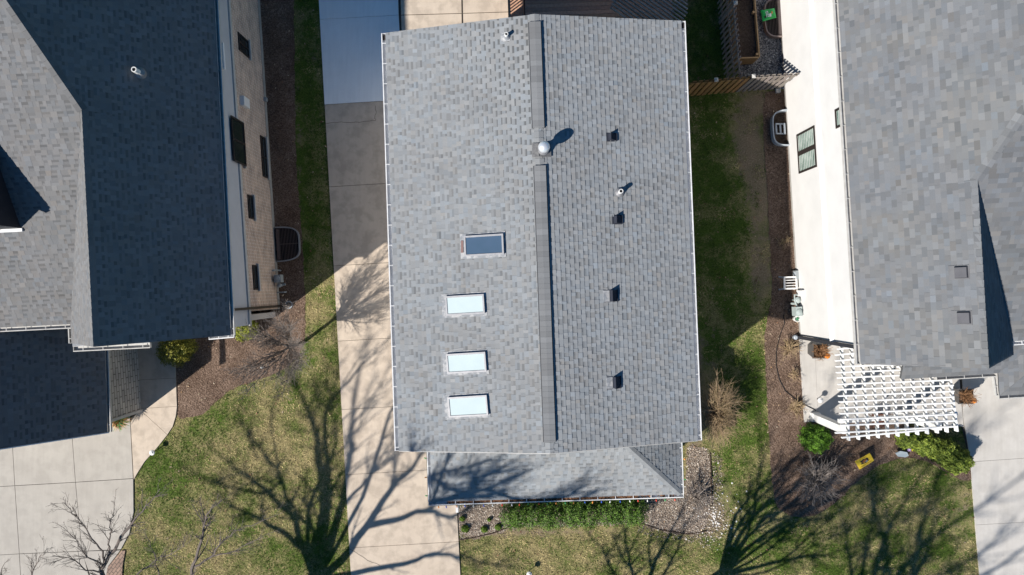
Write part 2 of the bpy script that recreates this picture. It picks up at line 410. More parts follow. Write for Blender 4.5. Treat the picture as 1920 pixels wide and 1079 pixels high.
def gutter(parent, a, b, out, m, w=.125, h=.10, gap=.62, name='gutter', hang=True, ends=(True, True)):
    a = V3(a); b = V3(b); d = (b-a); L = d.length; d.normalize(); out = V3(out); out = (out-d*out.dot(d)).normalized()
    g = MB(); t = .012
    g.pbox(a-UP*h, d*L, out*w, UP*t)
    g.pbox(a-UP*(h-t), d*L, out*t, UP*(h-t))
    g.pbox(a+out*(w-t)-UP*(h-t), d*L, out*t, UP*(h-t))
    g.pbox(a+out*(w-.024)-UP*.006, d*L, out*.03, UP*.014)
    for e, q in ((ends[0], a), (ends[1], b-d*t)):
        if e: g.pbox(q+out*t-UP*(h-t), d*t, out*(w-2*t), UP*(h-t))
    if hang:
        x = .3
        while x < L-.1:
            g.pbox(a+d*x+UP*.004+out*.002, d*.022, out*(w-.002), UP*.006); x += gap
    return g.build(name, m, parent)

class Wall:                                      # vertical wall plane; a along, n outwards
    def __init__(s, p, q, side):
        s.o = V3((p.x, p.y, 0)); d = q-p; d.z = 0; s.L = d.length; s.a = d.normalized()
        s.n = V3((s.a.y, -s.a.x, 0))
        if s.n.dot(side) < 0: s.n = -s.n
    def sz(s, px, py):
        p = on_plane(px, py, s.o, s.n); return ((p-s.o).dot(s.a), p.z)
    def P(s, u, z, off=0): return s.o+s.a*u+UP*z+s.n*off
def window(parent, W, c1, c2, fm, gm, splits=1, sill=None, fw=.05, off=.003, name='window'):
    s0, z1 = W.sz(*c1); s1, z0 = W.sz(*c2)
    if s0 > s1: s0, s1 = s1, s0
    if z0 > z1: z0, z1 = z1, z0
    f = MB()
    f.pbox(W.P(s0, z0, off), W.a*(s1-s0), UP*fw, W.n*.04); f.pbox(W.P(s0, z1-fw, off), W.a*(s1-s0), UP*fw, W.n*.04)
    w = (s1-s0)
    for i in range(splits+1):
        u = s0 + (w-fw)*i/splits
        mw = fw*(2.2 if 0 < i < splits and fw > .06 else 1); f.pbox(W.P(u-(mw-fw)/2, z0+fw, off), W.a*mw, UP*(z1-z0-2*fw), W.n*.038)
    o = f.build(name, fm, parent)
    for i in range(splits):
        u0 = s0+fw+(w-fw)*i/splits; u1 = s0+(w-fw)*(i+1)/splits
        g = MB().pbox(W.P(u0, z0+fw, off+.001), W.a*(u1-u0), UP*(z1-z0-2*fw), W.n*.012); g.build('pane', gm, o)
    if sill:
        g = MB().pbox(W.P(s0-.05, z0-.09, .004), W.a*(w+.1), UP*.088, W.n*.085); g.build('sill', sill, o)
    return o

# ================================================================= CENTRE HOUSE
ZE = 4.75
TL, BL, TR, BR = G(723,62,ZE), G(748.5,846,ZE), G(1277,39.5,ZE), G(1308,826.5,ZE)
RT = (TL+TR)/2+UP*.98; RB = (BL+BR)/2+UP*.98
cen = thing('house', G(1010,470,0), 'grey shingled house with low gable roof, four skylights and a front porch roof', 'house')
cd = (BL-TL).normalized(); cr = V3((-cd.y, cd.x, 0))
if cr.x < 0: cr = -cr
mb = MB()
nL = shingles(mb, [TL, BL, RB, RT], TL, BL, 11, lift=.012)
nR = shingles(mb, [TR, RT, RB, BR], BR, TR, 12, tab=.006, lift=.011)
croof = mb.build('roof', M['shingle_grey'], cen)
def Lp(px, py): return on_plane(px, py, TL, nL)
def Rp(px, py): return on_plane(px, py, TR, nR)
# flat ridge caps where the ridge vent stops
rd = (RB-RT).normalized()
for sd_i, (c0_, c1_) in enumerate(((0, .25), (3.22, 4.42), ((RB-RT).length*.975, (RB-RT).length))):
    mb = MB(); caps(mb, RT+rd*c0_, RT+rd*c1_, nL, nR, 3+sd_i); mb.build('ridge_cap', M['shingle_grey'], croof)
for i, (f0, f1) in enumerate(((.018, .259), (.345, .974))):
    mb = MB(); a = RT.lerp(RB, f0); b = RT.lerp(RB, f1); rng = random.Random(70+i)
    L = (b-a).length; x = 0
    while x < L:
        e = min(L, x+.145+rng.random()*.03); t = rng.uniform(.66, .88); c = (t*1.02, t, t*.99)
        for sd, nm in ((-cr, nL), (cr, nR)):
            s = (sd - nm*sd.dot(nm)).normalized()
            p = a+rd*x+UP*.062; q = a+rd*e+UP*.058; wv = s*.175+UP*.026
            vs = [p, q, q+wv, p+wv]+[k-UP*.018 for k in (p, q, q+wv, p+wv)]
            fs = [(0,1,2,3), (3,2,6,7), (0,3,7,4), (1,5,6,2), (4,7,6,5)]
            if (vs[1]-vs[0]).cross(vs[3]-vs[0]).dot(nm) < 0: fs = [f[::-1] for f in fs]
            mb.add(vs, fs, c)
        x = e
    rv = mb.build('ridge_vent', M['shingle_grey'], croof)
    bf = MB()
    for sd, nm in ((-cr, nL), (cr, nR)):
        s = (sd - nm*sd.dot(nm)).normalized()
        bf.pbox(a+s*.11-UP*.012, b-a, s*.085, UP*.046)
    bf.build('ridge_vent_shadow_baffle', M['dark_metal'], croof)  # dark strips draw the gap shadow along both sides of the vent
# rake trim
for a, b, s in ((TL, RT, 1), (TR, RT, 1), (BL, RB, -1), (BR, RB, -1)):
    o = -cd*s
    MB().beam(a+o*(-.02 if s > 0 else .010)-UP*(.175 if s > 0 else .07), b+o*(-.02 if s > 0 else .010)-UP*(.175 if s > 0 else .07), .022, .12).build('rake_trim', M['gutter_grey'], cen)
# walls (gable prism) under the roof
i_ = .42
wl = [TL+cr*i_+cd*.25, BL+cr*i_-cd*.42, BR-cr*i_-cd*.42, TR-cr*i_+cd*.25]
mb = MB(); zt = ZE-.02
rt_, rb_ = (wl[0]+wl[3])/2, (wl[1]+wl[2])/2
vs = [V3((p.x, p.y, 0)) for p in wl]+[V3((p.x, p.y, zt)) for p in wl]+[V3((rt_.x, rt_.y, ZE+.83)), V3((rb_.x, rb_.y, ZE+.83))]
mb.add(vs, [(0,1,5,4), (2,3,7,6), (1,2,6,9,5), (3,0,4,8,7)])
mb.build('wall', M['siding_white'], cen)
gz = -.025
gutter(cen, TL+UP*gz-cr*.0, BL+UP*gz, -cr, M['gutter'], w=.135)
gutter(cen, TR+UP*gz, BR+UP*gz, cr, M['gutter'], w=.135)
for p, s in ((TL, -1), (TR, 1)):
    MB().box(p+cd*.12+cr*s*.065-UP*.07, (.085, .14, .03), (cr, cd, UP)).build('gutter_outlet', M['frame_dark'], cen)
# skylights
def skylight(c, gm, lab):
    p = [Lp(*q) for q in c]                            # tl, tr, br, bl
    ax = (p[1]-p[0]+p[2]-p[3]).normalized(); ay = nL.cross(ax).normalized()
    ctr = (p[0]+p[1]+p[2]+p[3])/4; w = ((p[1]-p[0]).length+(p[2]-p[3]).length)/2; h = ((p[3]-p[0]).length+(p[2]-p[1]).length)/2
    A = (ax, ay, nL); hh = .085
    f = MB(); t = .045
    def ring(w0, h0, t0, z0, z1):
        zc = (z0+z1)/2; dz = z1-z0
        for sx in (-1, 1):
            f.box(ctr+ax*sx*(w0/2-t0/2)+nL*zc, (t0, h0, dz), A)
            f.box(ctr+ay*sx*(h0/2-t0/2)+nL*zc, (w0-2*t0, t0, dz), A)
    ring(w, h, t, 0, hh); ring(w+.02, h+.02, .05, hh+.001, hh+.014)
    o = f.build('skylight', M['frame_metal'], cen)
    if lab: o['label'] = lab
    g = MB().box(ctr+nL*(hh*.82), (w-2*t-.002, h-2*t-.002, .02), A); g.build('pane', gm, o)
    fl = MB()
    fl.box(ctr-ax*(w/2+.075)+nL*.017, (.15, h+.16, .012), A)
    for sx in (-1, 1): fl.box(ctr+ay*sx*(h/2+.04)+nL*.0165, (w, .08, .011), A)
    fl.box(ctr+ax*(w/2+.03)+nL*.0172, (.06, h+.16, .0115), A)
    fl.build('flashing', M['shingle_flash'], o)
    return o
skylight([(872,443.5),(944,439.5),(945.5,476.5),(873,481)], M['glass_sky'], 'skylight with clear glass, sky reflection painted into its blue-grey colour')
skylight([(837,556.5),(908,552),(909.5,587.5),(838.5,591.5)], M['glass_blind'], None)
skylight([(839,664.5),(911,660),(912.5,696),(840,700)], M['glass_blind'], None)
skylight([(842,745),(914,741),(915.5,777.5),(843,782)], M['glass_blind'], None)
# little brown patch beside the clear skylight
MB().box(Lp(867,463)+nL*.03, (.07, .36, .02), (V3((nL.z,0,-nL.x)).normalized(), V3((0,1,0)), nL)).build('flashing_patch', mat('brown_patch', (.22,.14,.13)), croof)
# slant-back vents
def roof_vent(px, py, w, d, h, big):
    p = Rp(px, py); ax = (cr-nR*cr.dot(nR)).normalized(); ay = nR.cross(ax).normalized()
    m = MB()
    a = p-ax*d/2-ay*w/2; b = p+ax*d/2-ay*w/2; W_ = ay*w
    vs = [a+nR*.015, b+nR*.015, b+W_+nR*.015, a+W_+nR*.015, a+nR*h+ax*.02, b+nR*.05, b+W_+nR*.05, a+W_+nR*h+ax*.02]
    m.add(vs, [(3,2,1,0), (4,5,6,7), (0,1,5,4), (1,2,6,5), (2,3,7,6), (3,0,4,7)])
    m.box(p+ax*(d/2+.012)+nR*.04, (.024, w+.03, .05), (ax, ay, nR))
    o = m.build('roof_vent', M['vent_black'], cen)
    f = MB().box(p-ax*(.10 if big else .03)+nR*.014, (d+(.20 if big else .06), w+.06, .012), (ax, ay, nR)); f.build('flange', M['flash'] if big else M['vent_black'], o)
    if big: MB().box(p-ax*(d/2+.11)+nR*.03, (.19, w*.96, .022), (ax, ay, nR)).build('throat', M['shingle_flash'], o)
roof_vent(1147.5, 258, .20, .24, .20, False); roof_vent(1158, 412.5, .22, .24, .20, False)
roof_vent(1149.5, 555, .34, .22, .21, True); roof_vent(1155.5, 717, .34, .22, .21, True)
# plumbing pipes
def vent_pipe(parent, p, n, h, r, fl):
    m = MB(); m.lathe(p, [(r, -.05), (r, h), (r*.72, h+.001), (r*.72, h-.04)], 14); o = m.build('vent_pipe', M['pvc'], parent, smooth=False)
    MB().lathe(p+UP*(h-.045), [(r*.7, 0), (r*.7, .012)], 12).build('pipe_opening_shade', M['shade_fill'], o)  # dark disc paints the shade down the pipe
    f = MB(); ax = n.orthogonal().normalized(); ay = n.cross(ax)
    if fl == 'square':
        ax = (cr-n*cr.dot(n)).normalized(); ay = n.cross(ax); f.box(p-ax*.03+n*.016, (.27, .27, .012), (ax, ay, n))
    f.lathe(p, [(r*2.3, .015), (r*2.2, .03), (r*1.15, .12), (r*1.1, .13)], 16, ax=(ax, ay, n)); f.build('flashing', M['shingle_flash'] if fl != 'round' else M['flash'], o)
vent_pipe(cen, Lp(949.5, 69.5), nL, .24, .055, 'square')
vent_pipe(cen, Rp(1162, 361), nR, .27, .065, 'round')
# chimney flue
fp = Rp(1018.8, 282); fp.z -= .02
m = MB(); m.lathe(fp, [(.15, -.1), (.15, .16), (.105, .22), (.105, .36), (.105, .40), (.105, .45)], 20)
fl_ = m.build('chimney_flue', M['galv'], cen)
m = MB(); m.lathe(fp, [(.17, .12), (.165, .15), (.125, .21), (.11, .215)], 20); m.build('storm_collar', M['flash'], fl_)
m = MB(); m.lathe(fp, [(.13, .42), (.165, .43), (.17, .49), (.165, .54), (.14, .60), (.09, .64), (.03, .655), (.005, .657)], 24); m.build('flue_cap', M['silver'], fl_, smooth=True)
ax = (cr-nR*cr.dot(nR)).normalized(); ay = nR.cross(ax)
rp_ = RT+rd*((fp-RT).dot(rd)); m = MB(); m.box(rp_+ax*.17+nR*.055, (.34, .40, .014), (ax, ay, nR)); axl = (cr-nL*cr.dot(nL)).normalized()
m.box(rp_-axl*.10+nL*.056, (.20, .40, .014), (axl, nL.cross(axl), nL)); m.build('flue_flashing', mat('dark_flue_flashing', (.10,.10,.105), (.17,.17,.17), scale=14, rough=.6), fl_)
# porch hip roof
ZP = 2.62; tq = .47
fLc, fRc = G(810,941,ZP), G(1275.5,926.5,ZP)
pr = (fRc-fLc).normalized(); pb = V3((-pr.y, pr.x, 0))
D = 2.75
h1 = fLc+pr*D+pb*D+UP*D*tq; h2 = fRc-pr*D+pb*D+UP*D*tq
bL_, bR_ = fLc+pb*D, fRc+pb*D
mb = MB()
n1 = shingles(mb, [fLc, fRc, h2, h1], fLc, fRc, 21); n2 = shingles(mb, [fRc, bR_, h2], fRc, bR_, 22, tab=.007); n3 = shingles(mb, [bL_, fLc, h1], bL_, fLc, 23)
por = mb.build('porch_roof', M['shingle_grey'], cen)
for c0_, c1_, nn_, sd_i in ((fRc, h2, n2, 8), (fLc, h1, n3, 9)):
    mb = MB(); caps(mb, c0_, c1_, n1, nn_, sd_i, w=.12, lo=.85, hi=.98); mb.build('hip_cap', M['shingle_grey'], por)
for q in (fLc+pr*.35+pb*.35, fRc-pr*.35+pb*.35, fLc+pr*3.6+pb*.35):
    MB().box(V3((q.x, q.y, (ZP-.12)/2)), (.16, .16, ZP-.12), (pr, pb, UP)).build('porch_post', M['white'], cen)
mb = MB(); mb.pbox(fLc+pr*.27+pb*.27-UP*.22, pr*((fRc-fLc).length-.54), pb*.16, UP*.14); mb.build('porch_beam', M['white'], cen)
mb = MB(); a = fLc+pr*.5+pb*1.9; mb.pbox(V3((a.x, a.y, 0)), pr*((fRc-fLc).length-1.0), pb*.9, UP*2.6); mb.build('porch_wall', M['siding_white'], cen)
g0 = -.02; gw = .12
gutter(cen, fLc+UP*g0-pr*gw, fRc+UP*g0+pr*gw, -pb, M['gutter'], w=.13, gap=.6)
gutter(cen, bL_+UP*g0, fLc+UP*g0, -pr, M['gutter'], w=gw, ends=(True, False)); gutter(cen, fRc+UP*g0, bR_+UP*g0, pr, M['gutter'], w=gw, ends=(False, True))
rng = random.Random(5)
lv = []; lc = []
for i in range(900):
    x = rng.betavariate(1.6, 1.3)*((fRc-fLc).length-.5)+.4
    if x > (fRc-fLc).length*.83 and rng.random() < .85: continue
    p = fLc+pr*x-pb*rng.uniform(.015, .10)-UP*(.085-rng.random()*.05); s = rng.uniform(.012, .03); a = rng.random()*6.28
    e = (pr*math.cos(a)+pb*math.sin(a))*s*1.7; f = (pb*math.cos(a)-pr*math.sin(a))*s+UP*rng.uniform(-.012, .012)
    lv += [p-e-f, p+e-f, p+e+f, p-e+f]; k = rng.uniform(.5, 1.2); lc.append((.20*k, .105*k, .06*k))
tag(np_mesh('leaf_debris', M['litter'], [tuple(v) for v in lv], 4, np.array(lc), cen), kind='stuff')
m = MB(); q = G(857,952,ZP-.1); q2 = V3((q.x, q.y, .06))
m.beam(q+pb*.07, q-pb*.16, .085, .075); m.beam(q-pb*.12-UP*.03, q2-pb*.12, .075, .075, up=pr); m.beam(q2-pb*.12, q2-pb*.42, .08, .075); m.build('downspout', M['gutter'], cen)
# string of coloured bulbs clipped to the porch gutter
sl = thing('string_lights', fLc.lerp(fRc, .5)-pb*.14, 'string of coloured bulbs clipped along the white gutter of the porch roof', 'string lights')
w_ = MB(); bulbs = []
cs = [(.65,.06,.03), (.03,.10,.5), (.04,.32,.10), (.75,.75,.72), (.75,.25,.04)]
BM_ = [mat('bulb_'+n, c, rough=.25, spec=.5) for n, c in zip(('red', 'blue', 'green', 'white', 'orange'), cs)]
path = [bL_-pr*gw, fLc-pr*gw-pb*.13, fRc+pr*gw-pb*.13, bR_+pr*gw]
outs = [-pr, -pb, pr]; rng = random.Random(9); ib = 0
for (a, b, o_) in zip(path[:-1], path[1:], outs):
    L = (b-a).length; d = (b-a).normalized(); k = int(L/.30)
    w_.tube([a+o_*.016-UP*.012+d*L*i/k+UP*rng.uniform(-.008, .004) for i in range(k+1)], .006, 5)
    for i in range(1, k, 1):
        if o_ is not outs[1] and i % 2: continue
        p = a+d*(L*i/k+rng.uniform(-.03, .03))+o_*.02; dr = (o_*rng.uniform(.6, 1)-UP*rng.uniform(0, .3)+d*rng.uniform(-.3, .3)).normalized()
        ox = dr.orthogonal().normalized(); bulbs.append((p, (ox, dr.cross(ox), dr), ib)); ib += 1
w_.build('light_wire', mat('green_wire', (.02,.05,.025)), sl)
for p, ax_, i in bulbs:
    MB().lathe(p, [(.012, 0), (.013, .02), (.022, .035), (.024, .05), (.016, .075), (.004, .088)], 8, ax=ax_).build('bulb', BM_[(i*7+i//3) % 5], sl, smooth=True)

# ================================================================= LEFT HOUSE
ZL = 4.8; TP = math.tan(R(46.5))
lh = thing('house', G(420,420,0), 'brick house with dark shaded roof slope, its tan brick side wall facing the driveway', 'house')
E0, E1 = G(402,0,ZL), G(433,629,ZL)
ld = (E1-E0).normalized(); E0 = E0-ld*3.2; lr = V3((-ld.y, ld.x, 0)); lr = lr if lr.x > 0 else -lr
nS1 = V3((lr.x*TP, lr.y*TP, 1)).normalized()
A_ = on_plane(154, 207, E1, nS1)
ln = (E1-A_).dot(ld); dpl = (E1-A_).dot(lr)
B_ = A_+ld*ln
hipd = on_plane(14, 4, E1, nS1)-A_
Hx = A_+hipd*1.9
# S2 front slope through A_, hip, horizontal direction lr
nS2 = hipd.cross(lr).normalized(); nS2 = nS2 if nS2.z > 0 else -nS2
def s2(px, py): return on_plane(px, py, A_, nS2)
Vv = s2(133, 608)
zS2 = Vv.z
C_ = B_-lr*((B_.z-zS2)/TP); C_.z = zS2
nS3 = (B_-A_).cross(Vv-A_).normalized(); nS3 = nS3 if nS3.z > 0 else -nS3
C_ = B_+(Vv-A_)-ld*((Vv-A_).dot(ld)); C_ = C_
mb = MB()
topE = E0; topH = Hx
EA = E1-ld*ln
shingles(mb, [EA, E1, B_, A_], EA, E1, 31, lift=.004, tab=.004)
shingles(mb, [E0, EA, A_, Hx], EA, E1, 34, lift=.004, tab=.004)
Lf = Vv-lr*3.5
shingles(mb, [A_, Vv, Lf, Lf+(Hx-Lf)*1.0-lr*2, Hx], Lf, Vv, 32, lift=.009, tab=.003)
shingles(mb, [A_, B_, C_, Vv], B_, A_, 33) if False else None
# left slope of the front gable
pts3 = [A_, B_, C_, Vv]
shingles(mb, pts3, Vv, C_, 33, tab=.004)
lroof = mb.build('roof', M['shingle_left'], lh)
mb = MB(); caps(mb, A_, B_, nS1, nS3, 13, w=.13, step=.19, lo=.9, hi=1.05); caps(mb, A_, Hx, nS1, nS2, 14, w=.15, step=.2, lo=.78, hi=1.0); mb.build('ridge_cap', M['shingle_left'], lroof)
# walls: brick below, siding above
W0, W1 = G(487,0), G(525,579)
wd = (W1-W0).normalized(); W0 = W0-wd*3
LW = Wall(W0, W1, V3((1,0,0)))
zb = 3.2
mb = MB(); dep = 3.2
mb.pbox(LW.P(0,.25), LW.a*LW.L, -LW.n*dep, UP*(zb-.25)); mb.build('brick_wall', M['brick'], lh, uv=(LW.o, LW.a, UP))
mb = MB(); mb.pbox(LW.P(-.02,0,.012), LW.a*(LW.L+.04), -LW.n*dep, UP*.249); mb.build('foundation', M['found'], lh)
sa = LW.P(0, zb+.002, .03); se = LW.L+.02
mb = MB(); mb.pbox(sa, LW.a*(LW.L+.45), -LW.n*dep, UP*(ZL-zb-.14)); mb.build('upper_siding', M['siding_grey'], lh)
mb = MB(); mb.pbox(LW.P(0, zb-.1, .032), LW.a*(LW.L+.47), LW.n*.05, UP*.16); mb.build('trim_board', M['sill'], lh)
window(lh, LW, (445,60), (466,110), M['frame_dark'], M['glass_dark'], 2, M['sill'])
window(lh, LW, (427,217), (456,313), M['frame_dark'], M['glass_dark'], 2, M['sill'], off=.086)
window(lh, LW, (487,254), (501,335), M['frame_dark'], M['glass_dark'], 2, M['sill'])
window(lh, LW, (463,365), (475,412), M['frame_dark'], M['glass_dark'], 1, M['sill'])
window(lh, LW, (472,497), (483,544), M['frame_dark'], M['glass_dark'], 1, M['sill'])
s_, z_ = LW.sz(449,180); s2_, z2_ = LW.sz(461,205)
MB().pbox(LW.P(s_, z2_, .005), LW.a*(s2_-s_), UP*(z_-z2_), LW.n*.14).build('wall_vent_cover', M['boxwhite'], lh)
s_, z_ = LW.sz(411,80); s2_, z2_ = LW.sz(415,130)
MB().pbox(LW.P(s_, z_-.1, .032), LW.a*(s2_-s_), UP*.09, LW.n*.08).build('upper_sill', M['white'], lh)
s_, z_ = LW.sz(499,190)
MB().pbox(LW.P(s_-.06, .18, .014), LW.a*.14, UP*.16, LW.n*.10).build('outlet_cover', M['meter_grey'], lh)
gutter(lh, E0+UP*-.02, E1+UP*-.02, lr, M['gutter_grey'], w=.10, gap=.72)
q = LW.P(LW.L-.1, ZL-.2, .09); mb = MB(); mb.beam(q, V3((q.x, q.y, .1)), .10, .08, up=LW.a); mb.beam(V3((q.x, q.y, .14)), V3((q.x, q.y, .08))+LW.n*.35, .10, .08); mb.build('downspout', M['frame_dark'], lh)
# front eave gutters and return
gutter(lh, Vv+UP*-.03-lr*3.5, Vv+UP*-.03, ld, M['gutter_grey'], w=.13, gap=.6)
gutter(lh, Vv+UP*-.03+ld*.13, C_+UP*-.03, -lr, M['gutter_grey'], w=.11, gap=.5)
f0 = G(137,650,ZL-.35); f1 = G(281,643,ZL-.35)
gutter(lh, f0, f1, ld, M['gutter_grey'], w=.16, gap=.62)
mb = MB(); mb.pbox(f0-ld*.5+UP*.0, f1-f0, ld*.5, UP*.03); mb.build('pent_roof', M['shingle_flash'], lh)
f0 = G(391,630,ZL-.35); f1 = G(438,626,ZL-.35)
gutter(lh, f0, f1, ld, M['gutter'], w=.12, gap=.3)
mb = MB(); nb = E1-ld*.35; nt_ = B_-ld*.35; nc = C_-ld*.35                 # front gable wall and rear part of the body
mb.slab([nb-lr*.2-UP*.14, nt_-UP*.17, nc+lr*.15-UP*.14, V3((nc.x+.1, nc.y, 0)), V3((nb.x-.25, nb.y, 0))], ld, .2)
mb.build('gable_wall', M['siding_grey'], lh)
vp = on_plane(263, 137.5, E1, nS1)
vent_pipe(lh, vp, nS1, .34, .075, 'round')
# dormer at the frame's left edge
dm = s2(40, 428)
mb = MB(); dw = -lr
hd_ = 1.15; p0 = dm+UP*hd_; back = -ld*2.7; pk = p0+dw*1.3+UP*.75; ov = ld*.12+lr*.10-UP*.05
shing = MB(); e0 = p0+lr*.10-UP*.06
shingles(shing, [e0+ld*.12, e0+back, pk+back, pk+ld*.12], e0+back, e0+ld*.12, 41)
e1 = p0+dw*2.7-UP*.06
shingles(shing, [e1+ld*.12, pk+ld*.12, pk+back, e1+back], e1+ld*.12, e1+back, 42)
dor = shing.build('dormer', M['shingle_left'], lh)
mb.pbox(dm-UP*.3, dw*2.6, back*.97, UP*(hd_+.12)); mb.build('dormer_wall', M['dark_metal'], dor)  # shade on this wall is put into its near-black colour
mb = MB(); mb.pbox(dm+ld*.01-UP*.06+lr*.04, dw*2.7, ld*.09, UP*.10); mb.build('dormer_sill', M['white'], dor)
MB().beam(e0+ld*.135-UP*.12, pk+ld*.135-UP*.12, .03, .13).build('dormer_trim', M['dark_metal'], dor)
# garage wing
ga = thing('garage', G(150,740,0), 'garage wing with dark shingled roof and a stacked stone side wall beside the curved walk', 'garage')
ZG = 2.75
g1, g2 = G(196,640,ZG), G(201.5,811,ZG)
gd = (g2-g1).normalized(); gr = V3((-gd.y, gd.x, 0)); gr = gr if gr.x > 0 else -gr
g1 = g1-gd*.9
TPG = math.tan(R(45.5)); up_ = (-gr+UP*TPG)
mb = MB(); wdt = 3.3
nG = shingles(mb, [g1, g2, g2+up_*wdt, g1+up_*wdt], g1, g2, 51, tab=.007)
pkG = g2+up_*wdt; pkG0 = g1+up_*wdt
shingles(mb, [pkG0, pkG, pkG-gr*wdt-UP*TPG*wdt, pkG0-gr*wdt-UP*TPG*wdt], pkG, pkG0, 52)
mb.build('roof', M['shingle_left'], ga)
GW = Wall(G(258,640), G(266,769), V3((1,0,0)))
mb = MB(); mb.pbox(GW.P(-.4,0), GW.a*(GW.L+.4), -GW.n*6, UP*(ZG-.12)); mb.build('stone_wall', M['stone'], ga, uv=(GW.o, GW.a, UP))
mb = MB(); mb.beam(GW.P(GW.L+.012, .9, -.02)-UP*.9+UP*.03, GW.P(GW.L+.012, .9, -.02)+UP*1.65, .10, .16, up=GW.n); mb.build('corner_trim', M['sill'], ga)
gutter(ga, g1+UP*-.02, g2+UP*-.02, gr, M['gutter_grey'], w=.10, gap=.68)
mb = MB(); mb.beam(g2+gd*.015-UP*.07, pkG+gd*.015-UP*.07, .03, .14); mb.build('rake_trim', M['white'], ga)

# ================================================================= RIGHT HOUSE
ZR = 4.7
rh = thing('house', G(1640,420,0), 'white sided house with slate grey roof, its tall wall lit by the sun', 'house')
E0, E1 = G(1572,0,ZR), G(1614,683,ZR)
rd_ = (E1-E0).normalized(); E0 = E0-rd_*3.2; rr = V3((-rd_.y, rd_.x, 0)); rr = rr if rr.x > 0 else -rr
TPR = math.tan(R(46))
nQ1 = V3((-rr.x*TPR, -rr.y*TPR, 1)).normalized()
A2 = on_plane(1832, 338, E1, nQ1); B2 = A2+rd_*(E1-A2).dot(rd_)
hd = on_plane(1920, 208, E1, nQ1)-A2; Hx2 = A2+hd*3.2
nQ2 = hd.cross(rr).normalized(); nQ2 = nQ2 if nQ2.z > 0 else -nQ2
V2 = on_plane(1898, 640, A2, nQ2)
C2 = B2+(V2-A2)-rd_*((V2-A2).dot(rd_))
nQ3 = (B2-A2).cross(V2-A2).normalized(); nQ3 = nQ3 if nQ3.z > 0 else -nQ3
mb = MB()
EA2 = E1-rd_*((E1-A2).dot(rd_)); Tp = A2-rd_*9
shingles(mb, [EA2, E1, B2, A2], E1, E0, 61, style='mosaic', lift=.012, tab=.008)
shingles(mb, [E0, EA2, A2, Hx2, Hx2-rd_*.4], E1, E0, 66, style='mosaic', lift=.012, tab=.008)
shingles(mb, [A2, Hx2, Hx2+rr*2, V2+rr*5, V2], V2, V2+rr*5, 62, style='mosaic')
shingles(mb, [A2, V2, C2, B2], C2, V2, 63, style='mosaic', course=.12)
rroof = mb.build('roof', M['shingle_right'], rh)
mb = MB(); caps(mb, A2, B2, nQ1, nQ3, 64, w=.15, step=.21, lo=.8, hi=1.15); caps(mb, A2, Hx2, nQ1, nQ2, 65, w=.15, step=.21, lo=.7, hi=1.3); mb.build('ridge_cap', M['shingle_right'], rroof)
RW = Wall(G(1458,0)-rd_*3, G(1497,629), V3((-1,0,0)))
zl = 2.8; dep = 3.5
mb = MB()
h_ = .135; z = .26
mb.pbox(RW.P(0,.26), RW.a*RW.L, -RW.n*dep, UP*(ZR-.4))
while z+h_ < ZR-.15:                                   # lapped siding boards
    if not (zl-.06 < z+h_ and z < zl+.12):
        p = RW.P(0, z, .002); L = RW.a*RW.L
        vs = [p, p+L, p+L+UP*h_, p+UP*h_, p+RW.n*.016, p+L+RW.n*.016, p+L+UP*h_+RW.n*.003, p+UP*h_+RW.n*.003]
        mb.add(vs, [(4,5,6,7), (0,4,7,3), (1,2,6,5), (0,1,5,4)])
    z += h_
mb.build('siding_wall', M['siding_white'], rh)
mb = MB(); p = RW.P(0, zl, .003); L = RW.a*(RW.L+.02)
mb.add([p, p+L, p+L+RW.n*.10, p+RW.n*.10, p+UP*.11, p+L+UP*.11, p+L+RW.n*.03+UP*.11, p+RW.n*.03+UP*.11], [(3,2,1,0), (4,5,6,7), (3,2,6,7), (1,2,6,5), (0,3,7,4)])
mb.build('trim_ledge', M['white'], rh)
mb = MB(); mb.pbox(RW.P(-.02,0,-.03), RW.a*(RW.L+.03), -RW.n*dep, UP*.259); mb.build('foundation', M['found'], rh)
window(rh, RW, (1495,253), (1533,313), M['frame_dark'], M['glass_green'], 2, None, fw=.07)
window(rh, RW, (1567,206), (1581,236), M['frame_dark'], M['glass_green'], 1, None, fw=.07)
MB().pbox(RW.P(RW.L-3.2, zl-.02, .01), RW.a*.07, UP*.06, RW.n*.12) if False else None
gutter(rh, E0+UP*-.02, E1+UP*-.02, -rr, M['gutter_grey'], w=.125, gap=.75)
q = RW.P(RW.L+.06, ZR-.15, .06); mb = MB(); mb.beam(q, V3((q.x, q.y, .16)), .12, .10, up=RW.a); mb.build('downspout', M['dark_metal'], rh)
mb = MB(); mb.lathe(V3((q.x, q.y, .0))+RW.n*.1, [(.09, .05), (.09, .16), (.05, .2)], 14); mb.build('drain_adapter', M['plastic_grey'], rh)
mb = MB(); nb = E1-rd_*.6; nt_ = B2-rd_*.6; nc = C2-rd_*.6
mb.slab([nb+rr*.25-UP*.2, nt_-UP*.2, nc-rr*.15-UP*.2, V3((nc.x-.1, nc.y, 0)), V3((nb.x+.25, nb.y, 0))], rd_, .2); mb.build('gable_wall', M['siding_white'], rh)
def qv(px, py): return on_plane(px, py, E1, nQ1)
axq = (rr-nQ1*rr.dot(nQ1)).normalized(); ayq = nQ1.cross(axq).normalized()
